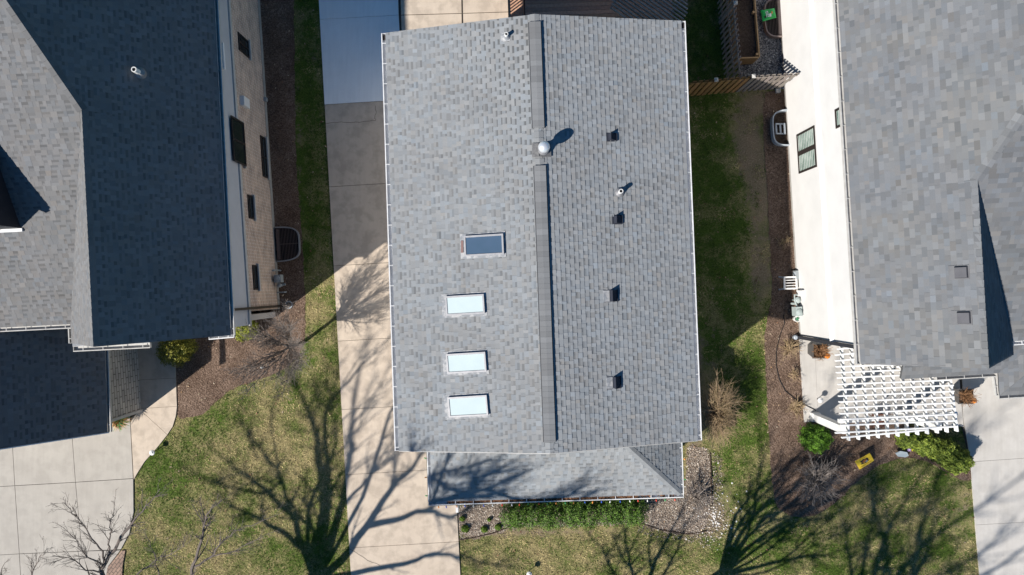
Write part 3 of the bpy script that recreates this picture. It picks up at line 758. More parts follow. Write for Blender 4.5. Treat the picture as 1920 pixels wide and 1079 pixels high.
for px, py in ((1803,511), (1808,596)):
    p = qv(px, py); m = MB(); m.box(p-axq*.06+nQ1*.02, (.50, .40, .02), (axq, ayq, nQ1)); o = m.build('roof_vent', M['vent_flange'], rh)
    m = MB(); s = .165; vs = [p-axq*s-ayq*s, p+axq*s-ayq*s, p+axq*s+ayq*s, p-axq*s+ayq*s]
    t_ = [v+(p-v)*.14+nQ1*.12 for v in vs]; b_ = [v+nQ1*.031 for v in vs]
    m.add(b_+t_, [(4,5,6,7), (0,1,5,4), (1,2,6,5), (2,3,7,6), (3,0,4,7)]); m.build('vent_hood', mat('grey_vent_hood', (.085,.085,.095), (.07,.07,.08), rough=.6), o)
# gutter of the far front slope and lower front roof
gutter(rh, V2+UP*-.03, V2+rr*5+UP*-.03, rd_, M['gutter'], w=.13, gap=.6)
ZW = 3.0
lw0, lw1, lw2, lw3 = G(1757,707,ZW), G(1869,700,ZW), G(1874,742,ZW), G(2100,728,ZW)
bk = -rd_; tw = .42
mb = MB()
dg = (bk+rr)*2.3+UP*2.3*tw; lm = lw2+bk*(lw1-lw2).dot(bk)
shingles(mb, [lw0-rr*1.2, lm, lm+dg, lw0-rr*1.2+bk*2.3+UP*2.3*tw], lw0, lm, 71, style='mosaic')
shingles(mb, [lw2, lw3, lw3+bk*2.3+UP*2.3*tw, lw2+dg], lw2, lw3, 72, style='mosaic')
shingles(mb, [lw2, lw2+dg, lm+dg, lm], lw2, lm, 73, style='mosaic')
lower = mb.build('lower_roof', M['shingle_right'], rh)
gutter(rh, lw0-UP*.02, lw1-UP*.02, rd_, M['gutter_grey'], w=.12, gap=.6); gutter(rh, lw1+rd_*.12-UP*.02, lw2-UP*.02, -rr, M['gutter_grey'], w=.10, gap=.3); gutter(rh, lw2-UP*.02, lw3-UP*.02, rd_, M['gutter_grey'], w=.12, gap=.6)
mb = MB(); q = lw1+rr*.3; mb.pbox(V3((q.x, q.y, 0))+bk*.35, rr*6, bk*3, UP*2.85); mb.build('front_wall', M['siding_white'], rh)

# ================================================================= GROUND
def poly_px(pts, z=0): return [G(x, y, 0) for x, y in pts]
def smooth_px(pts, it=2, jit=0, seed=1):
    rng = random.Random(seed)
    for _ in range(it):
        q = []
        for i in range(len(pts)):
            a = pts[i]; b = pts[(i+1) % len(pts)]
            q += [(a[0]*.75+b[0]*.25, a[1]*.75+b[1]*.25), (a[0]*.25+b[0]*.75, a[1]*.25+b[1]*.75)]
        pts = q
    if jit:
        out = []
        for i in range(len(pts)):
            a = pts[i]; b = pts[(i+1) % len(pts)]; n = max(1, int(math.hypot(a[0]-b[0], a[1]-b[1])/6))
            for k in range(n): out.append((a[0]+(b[0]-a[0])*k/n+rng.gauss(0, jit), a[1]+(b[1]-a[1])*k/n+rng.gauss(0, jit)))
        pts = out
    return pts
def flat(name, pts, z, m, uv=None):
    P = [V3((p.x, p.y, z)) for p in poly_px(pts)]
    ar = sum(P[i].x*P[(i+1) % len(P)].y-P[(i+1) % len(P)].x*P[i].y for i in range(len(P)))
    if ar < 0: P.reverse()
    mb = MB(); mb.add(P, [tuple(range(len(P)))]); ob = mb.build(name, m, uv=uv)
    return tag(ob, kind='structure')
# lawn sheet with a fine grid in the middle, reaching to the horizon
gx = np.concatenate([np.linspace(-400, -26, 8)[:-1], np.arange(-26, 26.01, .22), np.linspace(26, 400, 8)[1:]])
gy = np.concatenate([np.linspace(-400, -16, 8)[:-1], np.arange(-16, 16.01, .22), np.linspace(16, 400, 8)[1:]])
X, Y = np.meshgrid(gx, gy); PX = X/.02+960; PY = 539.5-Y/.02
soil = np.zeros_like(X); dry = np.full_like(X, .5)
def blob(arr, cx, cy, rx, ry, a):
    arr += a*np.exp(-(((PX-cx)/rx)**2+((PY-cy)/ry)**2)**1.5)
for b in ((1400,255,34,60,.7), (1425,190,40,30,.6), (1420,330,34,60,.65), (1428,440,30,90,.6), (1425,540,26,50,.5), (1345,150,70,28,.3), (1335,915,40,80,.45), (1310,980,60,40,.6), (950,1000,110,14,.5),
          (1100,995,160,12,.35), (1300,760,26,120,.75), (600,520,18,60,.25), (626,420,8,300,.25), (640,780,8,120,.35), (590,120,16,140,.2), (556,300,10,300,.4), (545,650,60,50,.35), (1800,960,30,70,.35), (1290,640,30,80,.35), (1440,960,30,60,.3), (1345,640,20,60,.2)): blob(soil, b[0], b[1], b[2]*1.15, b[3], b[4]*1.35)
for b in ((520,850,120,80,.3), (430,900,80,90,.1), (300,900,50,60,-.3), (1330,400,60,250,-.55), (1330,90,60,120,-.5), (570,250,40,300,-.55), (1400,720,45,180,-.3), (1370,860,50,80,-.15), (1050,1050,160,60,.22), (1620,970,110,60,.2), (1700,900,80,40,-.15), (1500,1030,90,50,-.1), (590,590,40,60,.25), (600,1030,60,60,-.2), (560,740,40,40,-.1), (350,1040,90,40,.25), (1560,1050,260,60,-.16), (1700,960,120,100,-.12), (640,700,60,200,-.12), (420,800,60,60,-.1), (330,860,60,60,-.15)): blob(dry, *b)
nx, ny = len(gx), len(gy)
me = bpy.data.meshes.new('lawn'); idx = np.arange(nx*ny).reshape(ny, nx)
quads = np.stack([idx[:-1, :-1], idx[:-1, 1:], idx[1:, 1:], idx[1:, :-1]], -1).reshape(-1, 4)
me.from_pydata(np.stack([X.ravel(), Y.ravel(), np.zeros(nx*ny)], 1).tolist(), [], quads.tolist())
at = me.color_attributes.new('Col', 'FLOAT_COLOR', 'POINT')
at.data.foreach_set('color', np.stack([soil.ravel().clip(0, 1), dry.ravel().clip(0, 1), np.zeros(nx*ny), np.ones(nx*ny)], 1).astype(np.float32).ravel())
me.materials.append(M['lawn']); lawn = bpy.data.objects.new('lawn', me); col.objects.link(lawn); tag(lawn, kind='structure')

MUL_L = [(440,-80),(551,-80),(553,120),(554,300),(566,430),(571,520),(573,600),(571,650),(545,688),(500,708),(440,726),(402,755),(384,778),(345,785),(331,785),(331,700),(300,690),(300,600),(440,600)]
MUL_R = [(1450,172),(1530,166),(1530,640),(1512,800),(1600,790),(1700,790),(1800,840),(1830,880),(1816,908),(1770,884),(1730,862),(1690,857),(1640,876),(1600,908),(1570,942),(1530,966),(1490,972),(1455,955),(1446,900),(1440,800),(1437,720),(1432,640),(1439,590),(1449,560),(1443,450),(1438,350),(1432,270),(1430,200),(1436,172)]
GRV = [(857,1013),(855,930),(1285,925),(1287,835),(1330,842),(1334,930),(1328,985),(1300,1003),(1245,997),(1198,981),(1090,987),(965,987),(925,1003)]
flat('mulch_bed', smooth_px(MUL_L, 2, .8, 2), .012, M['mulch'])
flat('mulch_bed', smooth_px(MUL_R, 2, .8, 3), .012, M['mulch'])
flat('gravel_bed', smooth_px(GRV, 1, 2.2, 4), .012, M['gravel'])
flat('gravel_bed', [(1384,-60),(1520,-60),(1520,166),(1384,168)], .016, M['gravel_blue'])
# edging of the gravel bed
mb = MB()
for pts in ([(859,1013),(890,1008),(925,1000),(955,988),(985,986)], [(1190,978),(1240,994),(1290,1002),(1325,996)], [(1331,850),(1334,900),(1335,950)]):
    mb.tube([G(x, y, .02) for x, y in pts], .028, 6)
tag(mb.build('bed_edging', M['soil']), kind='structure')

def panels(name, quads_px, z, m, base=None, gap=.009):
    mb = MB()
    for q in quads_px:
        P = [V3((p.x, p.y, 0)) for p in poly_px(q)]; c = sum(P, V3((0,0,0)))/len(P)
        P = [p+(c-p).normalized()*gap*1.4 for p in P]
        mb.prism(P, 0, z)
    o = mb.build(name, m); tag(o, kind='structure')
    return o
def xl(y): return 598+.0556*y
def xr(y): return 806+.053*y
dv = []
ys = [197, 351, 499, 640, 768, 890, 1027, 1160]
for y0, y1 in zip(ys[:-1], ys[1:]):
    sl_ = .058
    dv.append([(xl(y0), y0), (xr(y0), y0-sl_*(xr(y0)-xl(y0))), (xr(y1), y1-sl_*(xr(y1)-xl(y1))), (xl(y1), y1)])
panels('driveway', dv, .05, M['conc_tan'])
panels('concrete_pad', [[(xl(-90), -90), (744,-96), (748,29.5), (xl(38), 38)], [(xl(38), 38), (748,29.5), (757,188), (xl(197), 197)]], .05, M['conc_new'], gap=.006)
panels('patio', [[(749,-96),(864,-102),(866,26),(752,29.3)], [(866,-102),(990,-108),(992,22),(868,26)], [(752,30),(866,26.7),(868,120),(755,125)], [(868,26.7),(992,22.7),(994,115),(870,120)]], .05, M['conc_tan'])
for cr_ in ([(611,232),(632,230.5),(660,231),(690,228),(709,227)], [(704,199),(706,212),(703,220),(706,229)], [(655,1028),(690,1050),(720,1062)]):
    mb = MB(); rng = random.Random(int(cr_[0][0]))
    P = [G(x, y, 0)+UP*.0545 for x, y in cr_]; Q = []
    for a_, b_ in zip(P[:-1], P[1:]): Q += [a_.lerp(b_, t)+V3((rng.gauss(0, .012), rng.gauss(0, .012), 0)) for t in (0, .25, .5, .75)]
    for a_, b_ in zip(Q[:-1], Q[1:]):
        d_ = (b_-a_).normalized(); n_ = V3((-d_.y, d_.x, 0))*.006; mb.add([a_-n_, b_-n_, b_+n_, a_+n_], [(0,1,2,3)])
    tag(mb.build('driveway_crack', M['joint']), kind='structure')
flat('driveway_bed', [(xl(-90)+3, -90), (985,-108), (988,100), (800,180), (xr(1160)-3, 1150), (xl(1160)+3, 1158)], .02, M['joint'])
# left driveway and walk
panels('driveway', [[(-120,780),(22,780),(29.5,910.5),(-120,919)], [(22,780),(134,780),(143,904),(29.5,910.5)], [(134,780),(245,780),(251,897),(143,904)],
                    [(-120,919),(29.5,910.5),(38,1038),(-120,1047)], [(29.5,910.5),(143,904),(155,1033),(38,1038)], [(143,904),(251,897),(252,960),(244,1000),(228,1030),(155,1033)],
                    [(-120,1047),(38,1038),(45,1160),(-120,1160)], [(38,1038),(155,1033),(200,1160),(45,1160)], [(155,1033),(227,1031),(205,1060),(190,1160),(200,1160)][:4]], .05, M['conc_grey'])
panels('walkway', [[(252,630),(329,630),(331,709),(257,713)], [(257,713),(331,709),(333,762),(262,766)], [(262,766),(333,762),(331,780),(325,800),(315,815),(268,772)], [(262,768),(268,772),(315,815),(297,838),(272,866),(258,888),(252,899),(246,790)]], .05, M['conc_tan'], gap=.006)
flat('driveway_bed', [(-118,785),(240,785),(258,640),(326,640),(328,780),(290,838),(262,870),(250,900),(249,960),(240,1000),(222,1030),(195,1158),(-118,1158)], .02, M['joint'])
PV = [(229,1032),(236,1032),(231,1060),(226,1160),(186,1160),(203,1064)]
P = poly_px(PV); mb = MB(); mb.prism(P, 0, .055); tag(mb.build('paver_strip', M['paver'], uv=(V3((0,0,0)), V3((.6,.8,0)), V3((-.8,.6,0)))), kind='structure')
# right patio and driveway
panels('patio', [[(1497,630),(1526,630),(1533,790),(1507,792)], [(1526,630),(1790,600),(1800,741),(1532,768)], [(1532,768),(1800,741),(1806,800),(1700,792),(1533,792)]], .05, M['conc_pale'], gap=.006)
panels('driveway', [[(1800,600),(2080,600),(2080,848),(1818,866),(1804,780)], [(1818,866),(2080,848),(2080,969),(1827,984)], [(1827,984),(2080,969),(2080,1160),(1842,1160)]], .05, M['conc_pale'], gap=.007)
flat('driveway_bed', [(1500,640),(1790,606),(2070,606),(2070,1150),(1845,1150),(1818,870),(1800,790),(1700,788),(1510,788)], .02, M['joint'])

# ---------------------------------------------------------------- loose cover: grass tufts, fallen leaves, bark chips
nrng = np.random.default_rng(4)
def pip(px, py, poly):
    ins = np.zeros(px.shape, bool); n = len(poly)
    for i in range(n):
        x0, y0 = poly[i]; x1, y1 = poly[(i+1) % n]
        if y0 == y1: continue
        c = ((y0 > py) != (y1 > py)) & (px < (x1-x0)*(py-y0)/(y1-y0)+x0); ins ^= c
    return ins
NOG = [MUL_L, MUL_R, GRV, [(1384,-60),(1520,-60),(1520,168),(1384,168)], [(xl(-90),-90),(985,-90),(1000,60),(1250,100),(1250,830),(1287,930),(860,945),(xr(1160),1160),(xl(1160),1160)],
       [(-200,560),(331,600),(333,770),(300,836),(256,890),(253,960),(244,1000),(237,1030),(228,1160),(-200,1160)], [(1497,600),(2200,560),(2200,1200),(1845,1160),(1818,870),(1800,800),(1507,795)],
       [(-300,-200),(490,-200),(525,580),(-300,640)], [(1455,-200),(2300,-200),(2300,700),(1497,640)], [(985,-200),(1275,-200),(1275,60),(985,60)]]
def vnoise(x, y, s, seed):
    r = np.random.default_rng(seed); T = r.random((64, 64)); fx = x/s; fy = y/s; ix = np.floor(fx).astype(int); iy = np.floor(fy).astype(int)
    u = fx-ix; v = fy-iy; u = u*u*(3-2*u); v = v*v*(3-2*v); g = lambda a, b: T[a % 64, b % 64]
    return (g(ix, iy)*(1-u)+g(ix+1, iy)*u)*(1-v)+(g(ix, iy+1)*(1-u)+g(ix+1, iy+1)*u)*v
n = 430000
px = nrng.uniform(225, 1850, n); py = nrng.uniform(-15, 1095, n); ok = np.ones(n, bool)
for p in NOG: ok &= ~pip(px, py, p)
px, py = px[ok], py[ok]
sx = np.interp(px, (gx/.02+960), np.arange(nx)).astype(int); sy = np.interp(-py, -(539.5-gy/.02), np.arange(ny)).astype(int)
so = soil[sy, sx]; dr = dry[sy, sx]
ok = nrng.random(len(px)) > so*2.2*vnoise(px*.02, py*.02, .35, 21)
px, py, dr = px[ok], py[ok], dr[ok]; n = len(px)
bx = (px-960)*.02; by = (539.5-py)*.02; th = nrng.uniform(0, 6.28, n); ln_ = nrng.uniform(.035, .10, n); ht = nrng.uniform(.02, .065, n); w = nrng.uniform(.006, .015, n)
dx, dy = np.cos(th), np.sin(th)
v = np.zeros((n, 3, 3)); v[:, 0] = np.stack([bx-dy*w, by+dx*w, np.zeros(n)+.001], 1); v[:, 1] = np.stack([bx+dy*w, by-dx*w, np.zeros(n)+.001], 1); v[:, 2] = np.stack([bx+dx*ln_, by+dy*ln_, ht], 1)
mixv = (vnoise(bx, by, .9, 3)*.6+vnoise(bx, by, .3, 5)*.4-.5)*3.0+.52+(dr-.5)*1.6+nrng.normal(0, .28, n)
mixv = np.clip(mixv, 0, 1)[:, None]; k = (nrng.uniform(.45, 1.45, n)*(.7+.6*vnoise(bx, by, .14, 9)))[:, None]
gc = (np.array([[.066,.108,.018]])*(1-mixv)+np.array([[.40,.325,.16]])*mixv)*k
tag(np_mesh('grass', M['blade'], v.reshape(-1, 3), 3, gc), kind='stuff')
def scatter(name, n, polys, avoid, size, cols, m, z=.02, seed=1, flatn=.3, asp=.6, bias=None):
    r = np.random.default_rng(seed); xs = np.concatenate([[p[0] for p in q] for q in polys]); ys = np.concatenate([[p[1] for p in q] for q in polys])
    px = r.uniform(xs.min(), xs.max(), n); py = r.uniform(ys.min(), ys.max(), n); ok = np.zeros(n, bool)
    for q in polys: ok |= pip(px, py, q)
    for q in avoid: ok &= ~pip(px, py, q)
    px, py = px[ok], py[ok]; n = len(px); c = np.stack([(px-960)*.02, (539.5-py)*.02, np.full(n, z)], 1)
    th = r.uniform(0, 6.28, n); s = r.uniform(size[0], size[1], n)[:, None]; e = np.stack([np.cos(th), np.sin(th), r.normal(0, flatn, n)], 1)*s; f = np.stack([-np.sin(th), np.cos(th), r.normal(0, flatn, n)], 1)*s*asp
    c[:, 2] += s[:, 0]*.35
    v = np.stack([c-e, c+f, c+e, c-f], 1).reshape(-1, 3); cc = np.array(cols)[r.integers(0, len(cols), n)]*r.uniform(.6, 1.25, n)[:, None]
    return tag(np_mesh(name, m, v, 4, cc), kind='stuff')
FR = [(225,-10),(1850,-10),(1850,1090),(225,1090)]
scatter('fallen_leaves', 1900, [FR], [p for i, p in enumerate(NOG) if i not in (0, 1, 2)], (.018, .05), [(.26,.17,.10), (.30,.21,.13), (.20,.11,.07), (.40,.31,.22)], M['litter'], seed=8)
scatter('bark_chips', 90000, [MUL_L, MUL_R], [NOG[7], NOG[8], NOG[6], NOG[5]], (.008, .026), [(.11,.071,.050), (.185,.123,.088), (.26,.178,.13), (.38,.28,.215), (.065,.043,.032)], M['litter'], seed=10, asp=.4, flatn=.45)
scatter('fallen_leaves', 2600, [[(1200,990),(1205,945),(1285,925),(1287,835),(1335,842),(1345,930),(1345,1000),(1300,1010)], MUL_R, MUL_L], [NOG[4], NOG[7], NOG[8]], (.015, .045), [(.36,.22,.12), (.44,.31,.20), (.26,.15,.09), (.52,.42,.31)], M['litter'], seed=28)
scatter('gravel_stones', 26000, [GRV], [NOG[4]], (.012, .03), [(.30,.24,.19), (.42,.35,.28), (.22,.17,.14), (.55,.49,.42)], M['litter'], seed=11, asp=.8)
scatter('gravel_stones', 2600, [[(1195,965),(1290,960),(1330,840),(1352,860),(1362,1000),(1330,1025),(1195,1000)]], [GRV], (.012, .032), [(.30,.24,.19), (.42,.35,.28), (.22,.17,.14), (.55,.49,.42)], M['litter'], seed=31, asp=.8)
scatter('gravel_stones', 14000, [NOG[3]], [NOG[8]], (.012, .03), [(.07,.075,.085), (.16,.17,.19), (.30,.31,.32), (.5,.5,.5)], M['litter'], seed=12, asp=.8, z=.024)
mb = MB(); rng = random.Random(17)
for i in range(150):
    a = rng.random()*6.28; r_ = abs(rng.gauss(0, 1)); p = G(1338+36*r_*math.cos(a), 968+42*r_*math.sin(a), 0); s = rng.uniform(.012, .04)
    mb.lathe(p, [(s*.7, 0), (s, s*.4), (s*.75, s*.75), (s*.2, s*.9)], 6)
tag(mb.build('white_pebbles', M['pebble']), kind='stuff')

# ================================================================= PLANTS
def foliage(name, parent, blobs, n, size, ca, cb, seed, m=None, lump=.22, inner=.55, asp=.6):
    r = np.random.default_rng(seed); VV = []; CC = []
    wts = np.array([b[3]*b[4]*b[5] for b in blobs])**.67; wts /= wts.sum()
    for (cx, cy, cz, rx, ry, rz), wt in zip(blobs, wts):
        k = int(n*wt); d = r.normal(size=(k, 3)); d[:, 2] = np.abs(d[:, 2])*np.where(r.random(k) < .8, 1, -.6); d /= np.linalg.norm(d, axis=1)[:, None]
        ph = r.uniform(0, 6.28, 6); lum = np.sin(d[:, 0]*7+ph[0])*np.sin(d[:, 1]*8+ph[1])+.6*np.sin(d[:, 2]*11+ph[2]+d[:, 0]*9)+.5*np.sin(d[:, 1]*17+ph[3])*np.sin(d[:, 0]*15+ph[4])
        rad = (inner+(1-inner)*r.random(k)**.6)*(1+lump*.5*lum)
        p = d*rad[:, None]*np.array([rx, ry, rz])+np.array([cx, cy, cz]); p[:, 2] = np.maximum(p[:, 2], .02)
        nn = d+r.normal(0, .55, (k, 3)); nn /= np.linalg.norm(nn, axis=1)[:, None]
        t = np.cross(nn, r.normal(size=(k, 3))); t /= np.linalg.norm(t, axis=1)[:, None]; b = np.cross(nn, t)
        s = r.uniform(size[0], size[1], k)[:, None]; VV.append(np.stack([p-t*s, p+b*s*asp, p+t*s, p-b*s*asp], 1).reshape(-1, 3))
        f = np.clip(.5+.3*lum+r.normal(0, .22, k), 0, 1)[:, None]; CC.append((np.array([ca])*(1-f)+np.array([cb])*f)*r.uniform(.75, 1.25, k)[:, None])
    return np_mesh(name, m or M['leafm'], np.concatenate(VV), 4, np.concatenate(CC), parent)
def shrub(name, px, py, rx, ry, h, ca, cb, n, seed, label, cat='shrub', group=None, size=(.02, .045), extra=(), stem=True, zb=0, m=None):
    c = G(px, py, h*.5); root = thing(name, V3((c.x, c.y, zb)), label, cat, group)
    bl = [(c.x, c.y, zb+h*.45, rx, ry, h*.55)]+[(c.x+e[0], c.y+e[1], zb+e[2], e[3], e[4], e[5]) for e in extra]
    foliage('foliage', root, bl, n, size, ca, cb, seed, m)
    rng = random.Random(seed); mb = MB()
    for i in range(9):
        a = rng.random()*6.28; mb.tube([V3((c.x, c.y, zb)), V3((c.x+math.cos(a)*rx*.3, c.y+math.sin(a)*ry*.3, zb+h*.3)), V3((c.x+math.cos(a)*rx*.6, c.y+math.sin(a)*ry*.6, zb+h*.7))], [.02, .014, .006], 5)
    mb.build('stem', M['bark'], root)
    return root
shrub('evergreen_shrub', 327, 658, .62, .58, 1.1, (.05,.075,.010), (.24,.22,.03), 9000, 1, 'rounded olive green evergreen shrub beside the walk at the dark roof corner', extra=[(.35,.12,.45,.45,.4,.45)], size=(.015, .035))
shrub('evergreen_shrub', 464, 618, .42, .38, .7, (.09,.12,.012), (.30,.32,.035), 5000, 2, 'small yellow-green shrub tucked below the brick wall corner', extra=[(-.2,-.15,.3,.3,.3,.3)], size=(.018, .04))
shrub('boxwood_shrub', 1529, 822, .60, .54, .95, (.030,.085,.008), (.14,.28,.025), 9000, 3, 'round bright green boxwood beside the white pergola post', size=(.016, .035))
for i, (px, py, rx, ry, h) in enumerate(((1704,824,.46,.36,.75), (1737,834,.52,.45,.85), (1769,847,.55,.5,.9), (1794,864,.55,.48,.95))):
    lab = ('low yellow-green shrub half under the pergola slats, at the hedge end nearest the grey board', 'yellow-green shrub beside the purple and yellow flowers at the pergola front', 'yellow-green shrub between its two neighbours in the curved row', 'yellow-green shrub at the driveway corner ending the curved row')[i]
    shrub('evergreen_shrub', px, py, rx, ry, h, (.045,.085,.012), (.27,.33,.05), 6500, 20+i, lab, group='shrubs in a curved row by the right driveway', size=(.018, .042))
hc = G(1077,962,.6); root = thing('yew_hedge', V3((hc.x, hc.y, 0)), 'long dark green yew hedge under the porch gutter', 'hedge')
hx0, hx1 = G(956,966,.6), G(1199,957,.6)
rng = random.Random(6)
foliage('foliage', root, [(hx0.x+(hx1.x-hx0.x)*i/11+rng.uniform(-.1, .1), hx0.y+(hx1.y-hx0.y)*i/11+rng.uniform(-.08, .08), (.5), .43, .58+rng.uniform(-.06, .06), .62+rng.uniform(-.1, .1)) for i in range(12)], 38000, (.014, .034), (.028,.075,.010), (.12,.21,.03), 30, lump=.3)
mb = MB()
for i in range(12):
    p = V3((hx0.x+(hx1.x-hx0.x)*i/11, hx0.y+(hx1.y-hx0.y)*i/11, 0)); mb.tube([p, p+UP*.6+V3((rng.uniform(-.2, .2), rng.uniform(-.2, .2), 0))], [.025, .01], 5)
mb.build('stem', M['bark'], root)
for i, (px, py, r_) in enumerate(((867,973,.11), (872,992,.16), (908,993,.13), (934,989,.13), (917,975,.07))):
    shrub('groundcover_clump', px, py, r_, r_*.9, .16, (.05,.11,.012), (.16,.25,.03), 700, 40+i, ('small green clump nearest the porch downspout', 'largest green clump at the gravel corner by the driveway', 'green clump in the middle of the tan gravel', 'green clump in the gravel nearest the yew hedge', 'faint small green clump in the gravel near the gutter')[i], 'plant', 'green clumps in the gravel', size=(.012, .03))
def twiggy(name, px, py, r_, h, n, m, label, seed, thick=.006, cat='shrub', cols=None, depth=2, squash=(1, 1), arch=.5, part='twigs'):
    c = G(px, py, 0); root = thing(name, c, label, cat); rng = random.Random(seed); mb = MB()
    for i in range(n):
        a = rng.random()*6.28; rr_ = r_*math.sqrt(rng.random())*rng.uniform(.75, 1.1); hh = h*rng.uniform(.55, 1.0); k = rng.uniform(.7, 1.25); c_ = (k, k*rng.uniform(.92, 1.02), k*rng.uniform(.85, 1.05)) if cols else None
        b0 = c+V3((rng.gauss(0, .07), rng.gauss(0, .07), 0)); e = V3((math.cos(a)*rr_*squash[0], math.sin(a)*rr_*squash[1], 0))
        pts = [b0]
        for t in (.3, .6, .85, 1): pts.append(b0+e*t**(1+arch*.6)+UP*hh*(t if arch < .3 else math.sin(t*1.9)/.95)+V3((rng.gauss(0, .03), rng.gauss(0, .03), 0))*r_)
        mb.tube(pts, [thick*2, thick*1.6, thick*1.2, thick*.9, thick*.5], 4, c_, caps=False)
        for j in range(depth):
            t = rng.uniform(.35, .9); q = pts[int(t*4)]; d = (e.normalized()+V3((rng.gauss(0, .8), rng.gauss(0, .8), rng.uniform(-.1, .7)))).normalized()*r_*rng.uniform(.2, .45)
            mb.tube([q, q+d*.5+V3((rng.gauss(0, .02), rng.gauss(0, .02), .02)), q+d], [thick*.9, thick*.7, thick*.4], 4, c_, caps=False)
    mb.build(part, m, root); return root
twiggy('dormant_shrub', 1330, 762, 1.0, 1.35, 520, M['twig_tan'], 'large tan leafless shrub bushing out beside the main roof gutter', 51, .0045, cols=1, depth=5, squash=(.95, 1.45))
twiggy('bare_shrub', 1518, 890, 1.05, 1.0, 95, M['twig_grey'], 'grey leafless shrub with arching twigs in the mulch below the boxwood', 52, .008, depth=5)
twiggy('bare_shrub', 403, 575, .3, .3, 14, M['twig_grey'], 'thin', 57, .004) if False else None
twiggy('dried_perennial', 1478, 652, .42, .3, 90, M['twig_tan'], 'rust brown dried perennial in the mulch beside the dark downspout', 53, .007, 'plant', cols=1)
twiggy('dried_perennial', 1486, 700, .28, .25, 34, M['twig_tan'], 'sparse dried perennial in the mulch halfway along the patio edge', 54, .006, 'plant', cols=1)
twiggy('dried_perennial', 1489, 762, .38, .3, 70, M['twig_tan'], 'rust brown dried perennial in the mulch above the boxwood', 55, .007, 'plant', cols=1)
twiggy('dried_perennial', 1468, 455, .25, .25, 40, M['twig_tan'], 'small dried perennial in shaded mulch below the lit white wall', 56, .006, 'plant', cols=1)
twiggy('bare_shrub', 1302, 930, .85, .7, 40, M['twig_grey'], 'sparse grey leafless shrub in the gravel at the porch corner', 60, .006, depth=4)
twiggy('bare_shrub', 494, 590, .35, .5, 22, M['twig_grey'], 'thin leafless shrub sprouting at the brick wall corner', 58, .005)
for px, py, c_, l in ((1707,841,(.85,.75,.03),'single yellow daffodil in front of the curved shrub row'), (1700,842,(.42,.30,.55),'small pale purple flower beside the yellow daffodil')):
    p = G(px, py, 0); root = thing('flower', p, l, 'flower'); MB().tube([p, p+UP*.14], .006, 5).build('stem', M['cord'] if False else mat('green_stem', (.06,.13,.03)), root)
    m = MB()
    for k in range(7):
        a = k*.9; d = V3((math.cos(a), math.sin(a), .35)); s_ = V3((-math.sin(a), math.cos(a), 0)); q = p+UP*.14
        m.add([q, q+d*.04+s_*.022, q+d*.085, q+d*.04-s_*.022], [(0,1,2,3)])
    m.build('petals', mat('petal', c_, rough=.6), root)

# ---------------------------------------------------------------- trees
def grow(mb, pts, r0, r1, rng, twigs, tl, depth=2, up=.25, n=6):
    """limb along pts with side twigs"""
    P = [V3(p) for p in pts]; Q = []; jt = min(1, (P[-1]-P[0]).length*.45)*.02
    for i in range(len(P)-1):
        for k in range(3):
            t = k/3; a = P[max(i-1, 0)]; b = P[i]; c = P[i+1]; d = P[min(i+2, len(P)-1)]
            Q.append(.5*((2*b)+(c-a)*t+(2*a-5*b+4*c-d)*t*t+(3*b-a-3*c+d)*t**3)+V3((rng.gauss(0, jt), rng.gauss(0, jt), rng.gauss(0, jt))))
    Q.append(P[-1]); m = len(Q); rad = [r0+(r1-r0)*(i/(m-1))**.8 for i in range(m)]
    mb.tube(Q, rad, n, caps=False)
    if depth <= 0: return
    for k in range(twigs):
        t = rng.uniform(.25, 1); i = min(m-2, int(t*(m-1))); q = Q[i]; d = (Q[i+1]-Q[i]).normalized()
        side = d.cross(V3((rng.gauss(0, 1), rng.gauss(0, 1), rng.gauss(0, 1)))).normalized()
        e = (d*rng.uniform(.7, 1.2)+side*rng.uniform(.4, .85)+UP*up*rng.random()).normalized(); L = tl*rng.uniform(.5, 1.15)*(1.15-t*.55)
        e2 = (e+V3((rng.gauss(0, .16), rng.gauss(0, .16), rng.gauss(.08, .12)))).normalized()
        rr0 = min(rad[i]*.6, .012+L*.014)
        grow(mb, [q, q+e*L*.5, q+e*L*.5+e2*L*.5], rr0, max(.003, rr0*.3), rng, 5 if depth > 1 else 0, L*.5, depth-1, up, 4 if depth < 2 else 5)
TH, TW = .74, 2.2
def add_tree(base, label, trunk, limbs, seed, group=None, name='bare_tree', bm='bark'):
    root = thing(name, base, label, 'tree', group); rng = random.Random(seed)
    mb = MB(); mb.tube(trunk[0], trunk[1], 12); mb.build('trunk', M[bm], root, smooth=True)
    mb = MB()
    for pts, r0, r1, tw, tl, dp in limbs: grow(mb, pts, r0*TH, r1*.7, rng, int(tw*TW), tl*1.1, dp)
    mb.build('branches', M[bm], root); return root
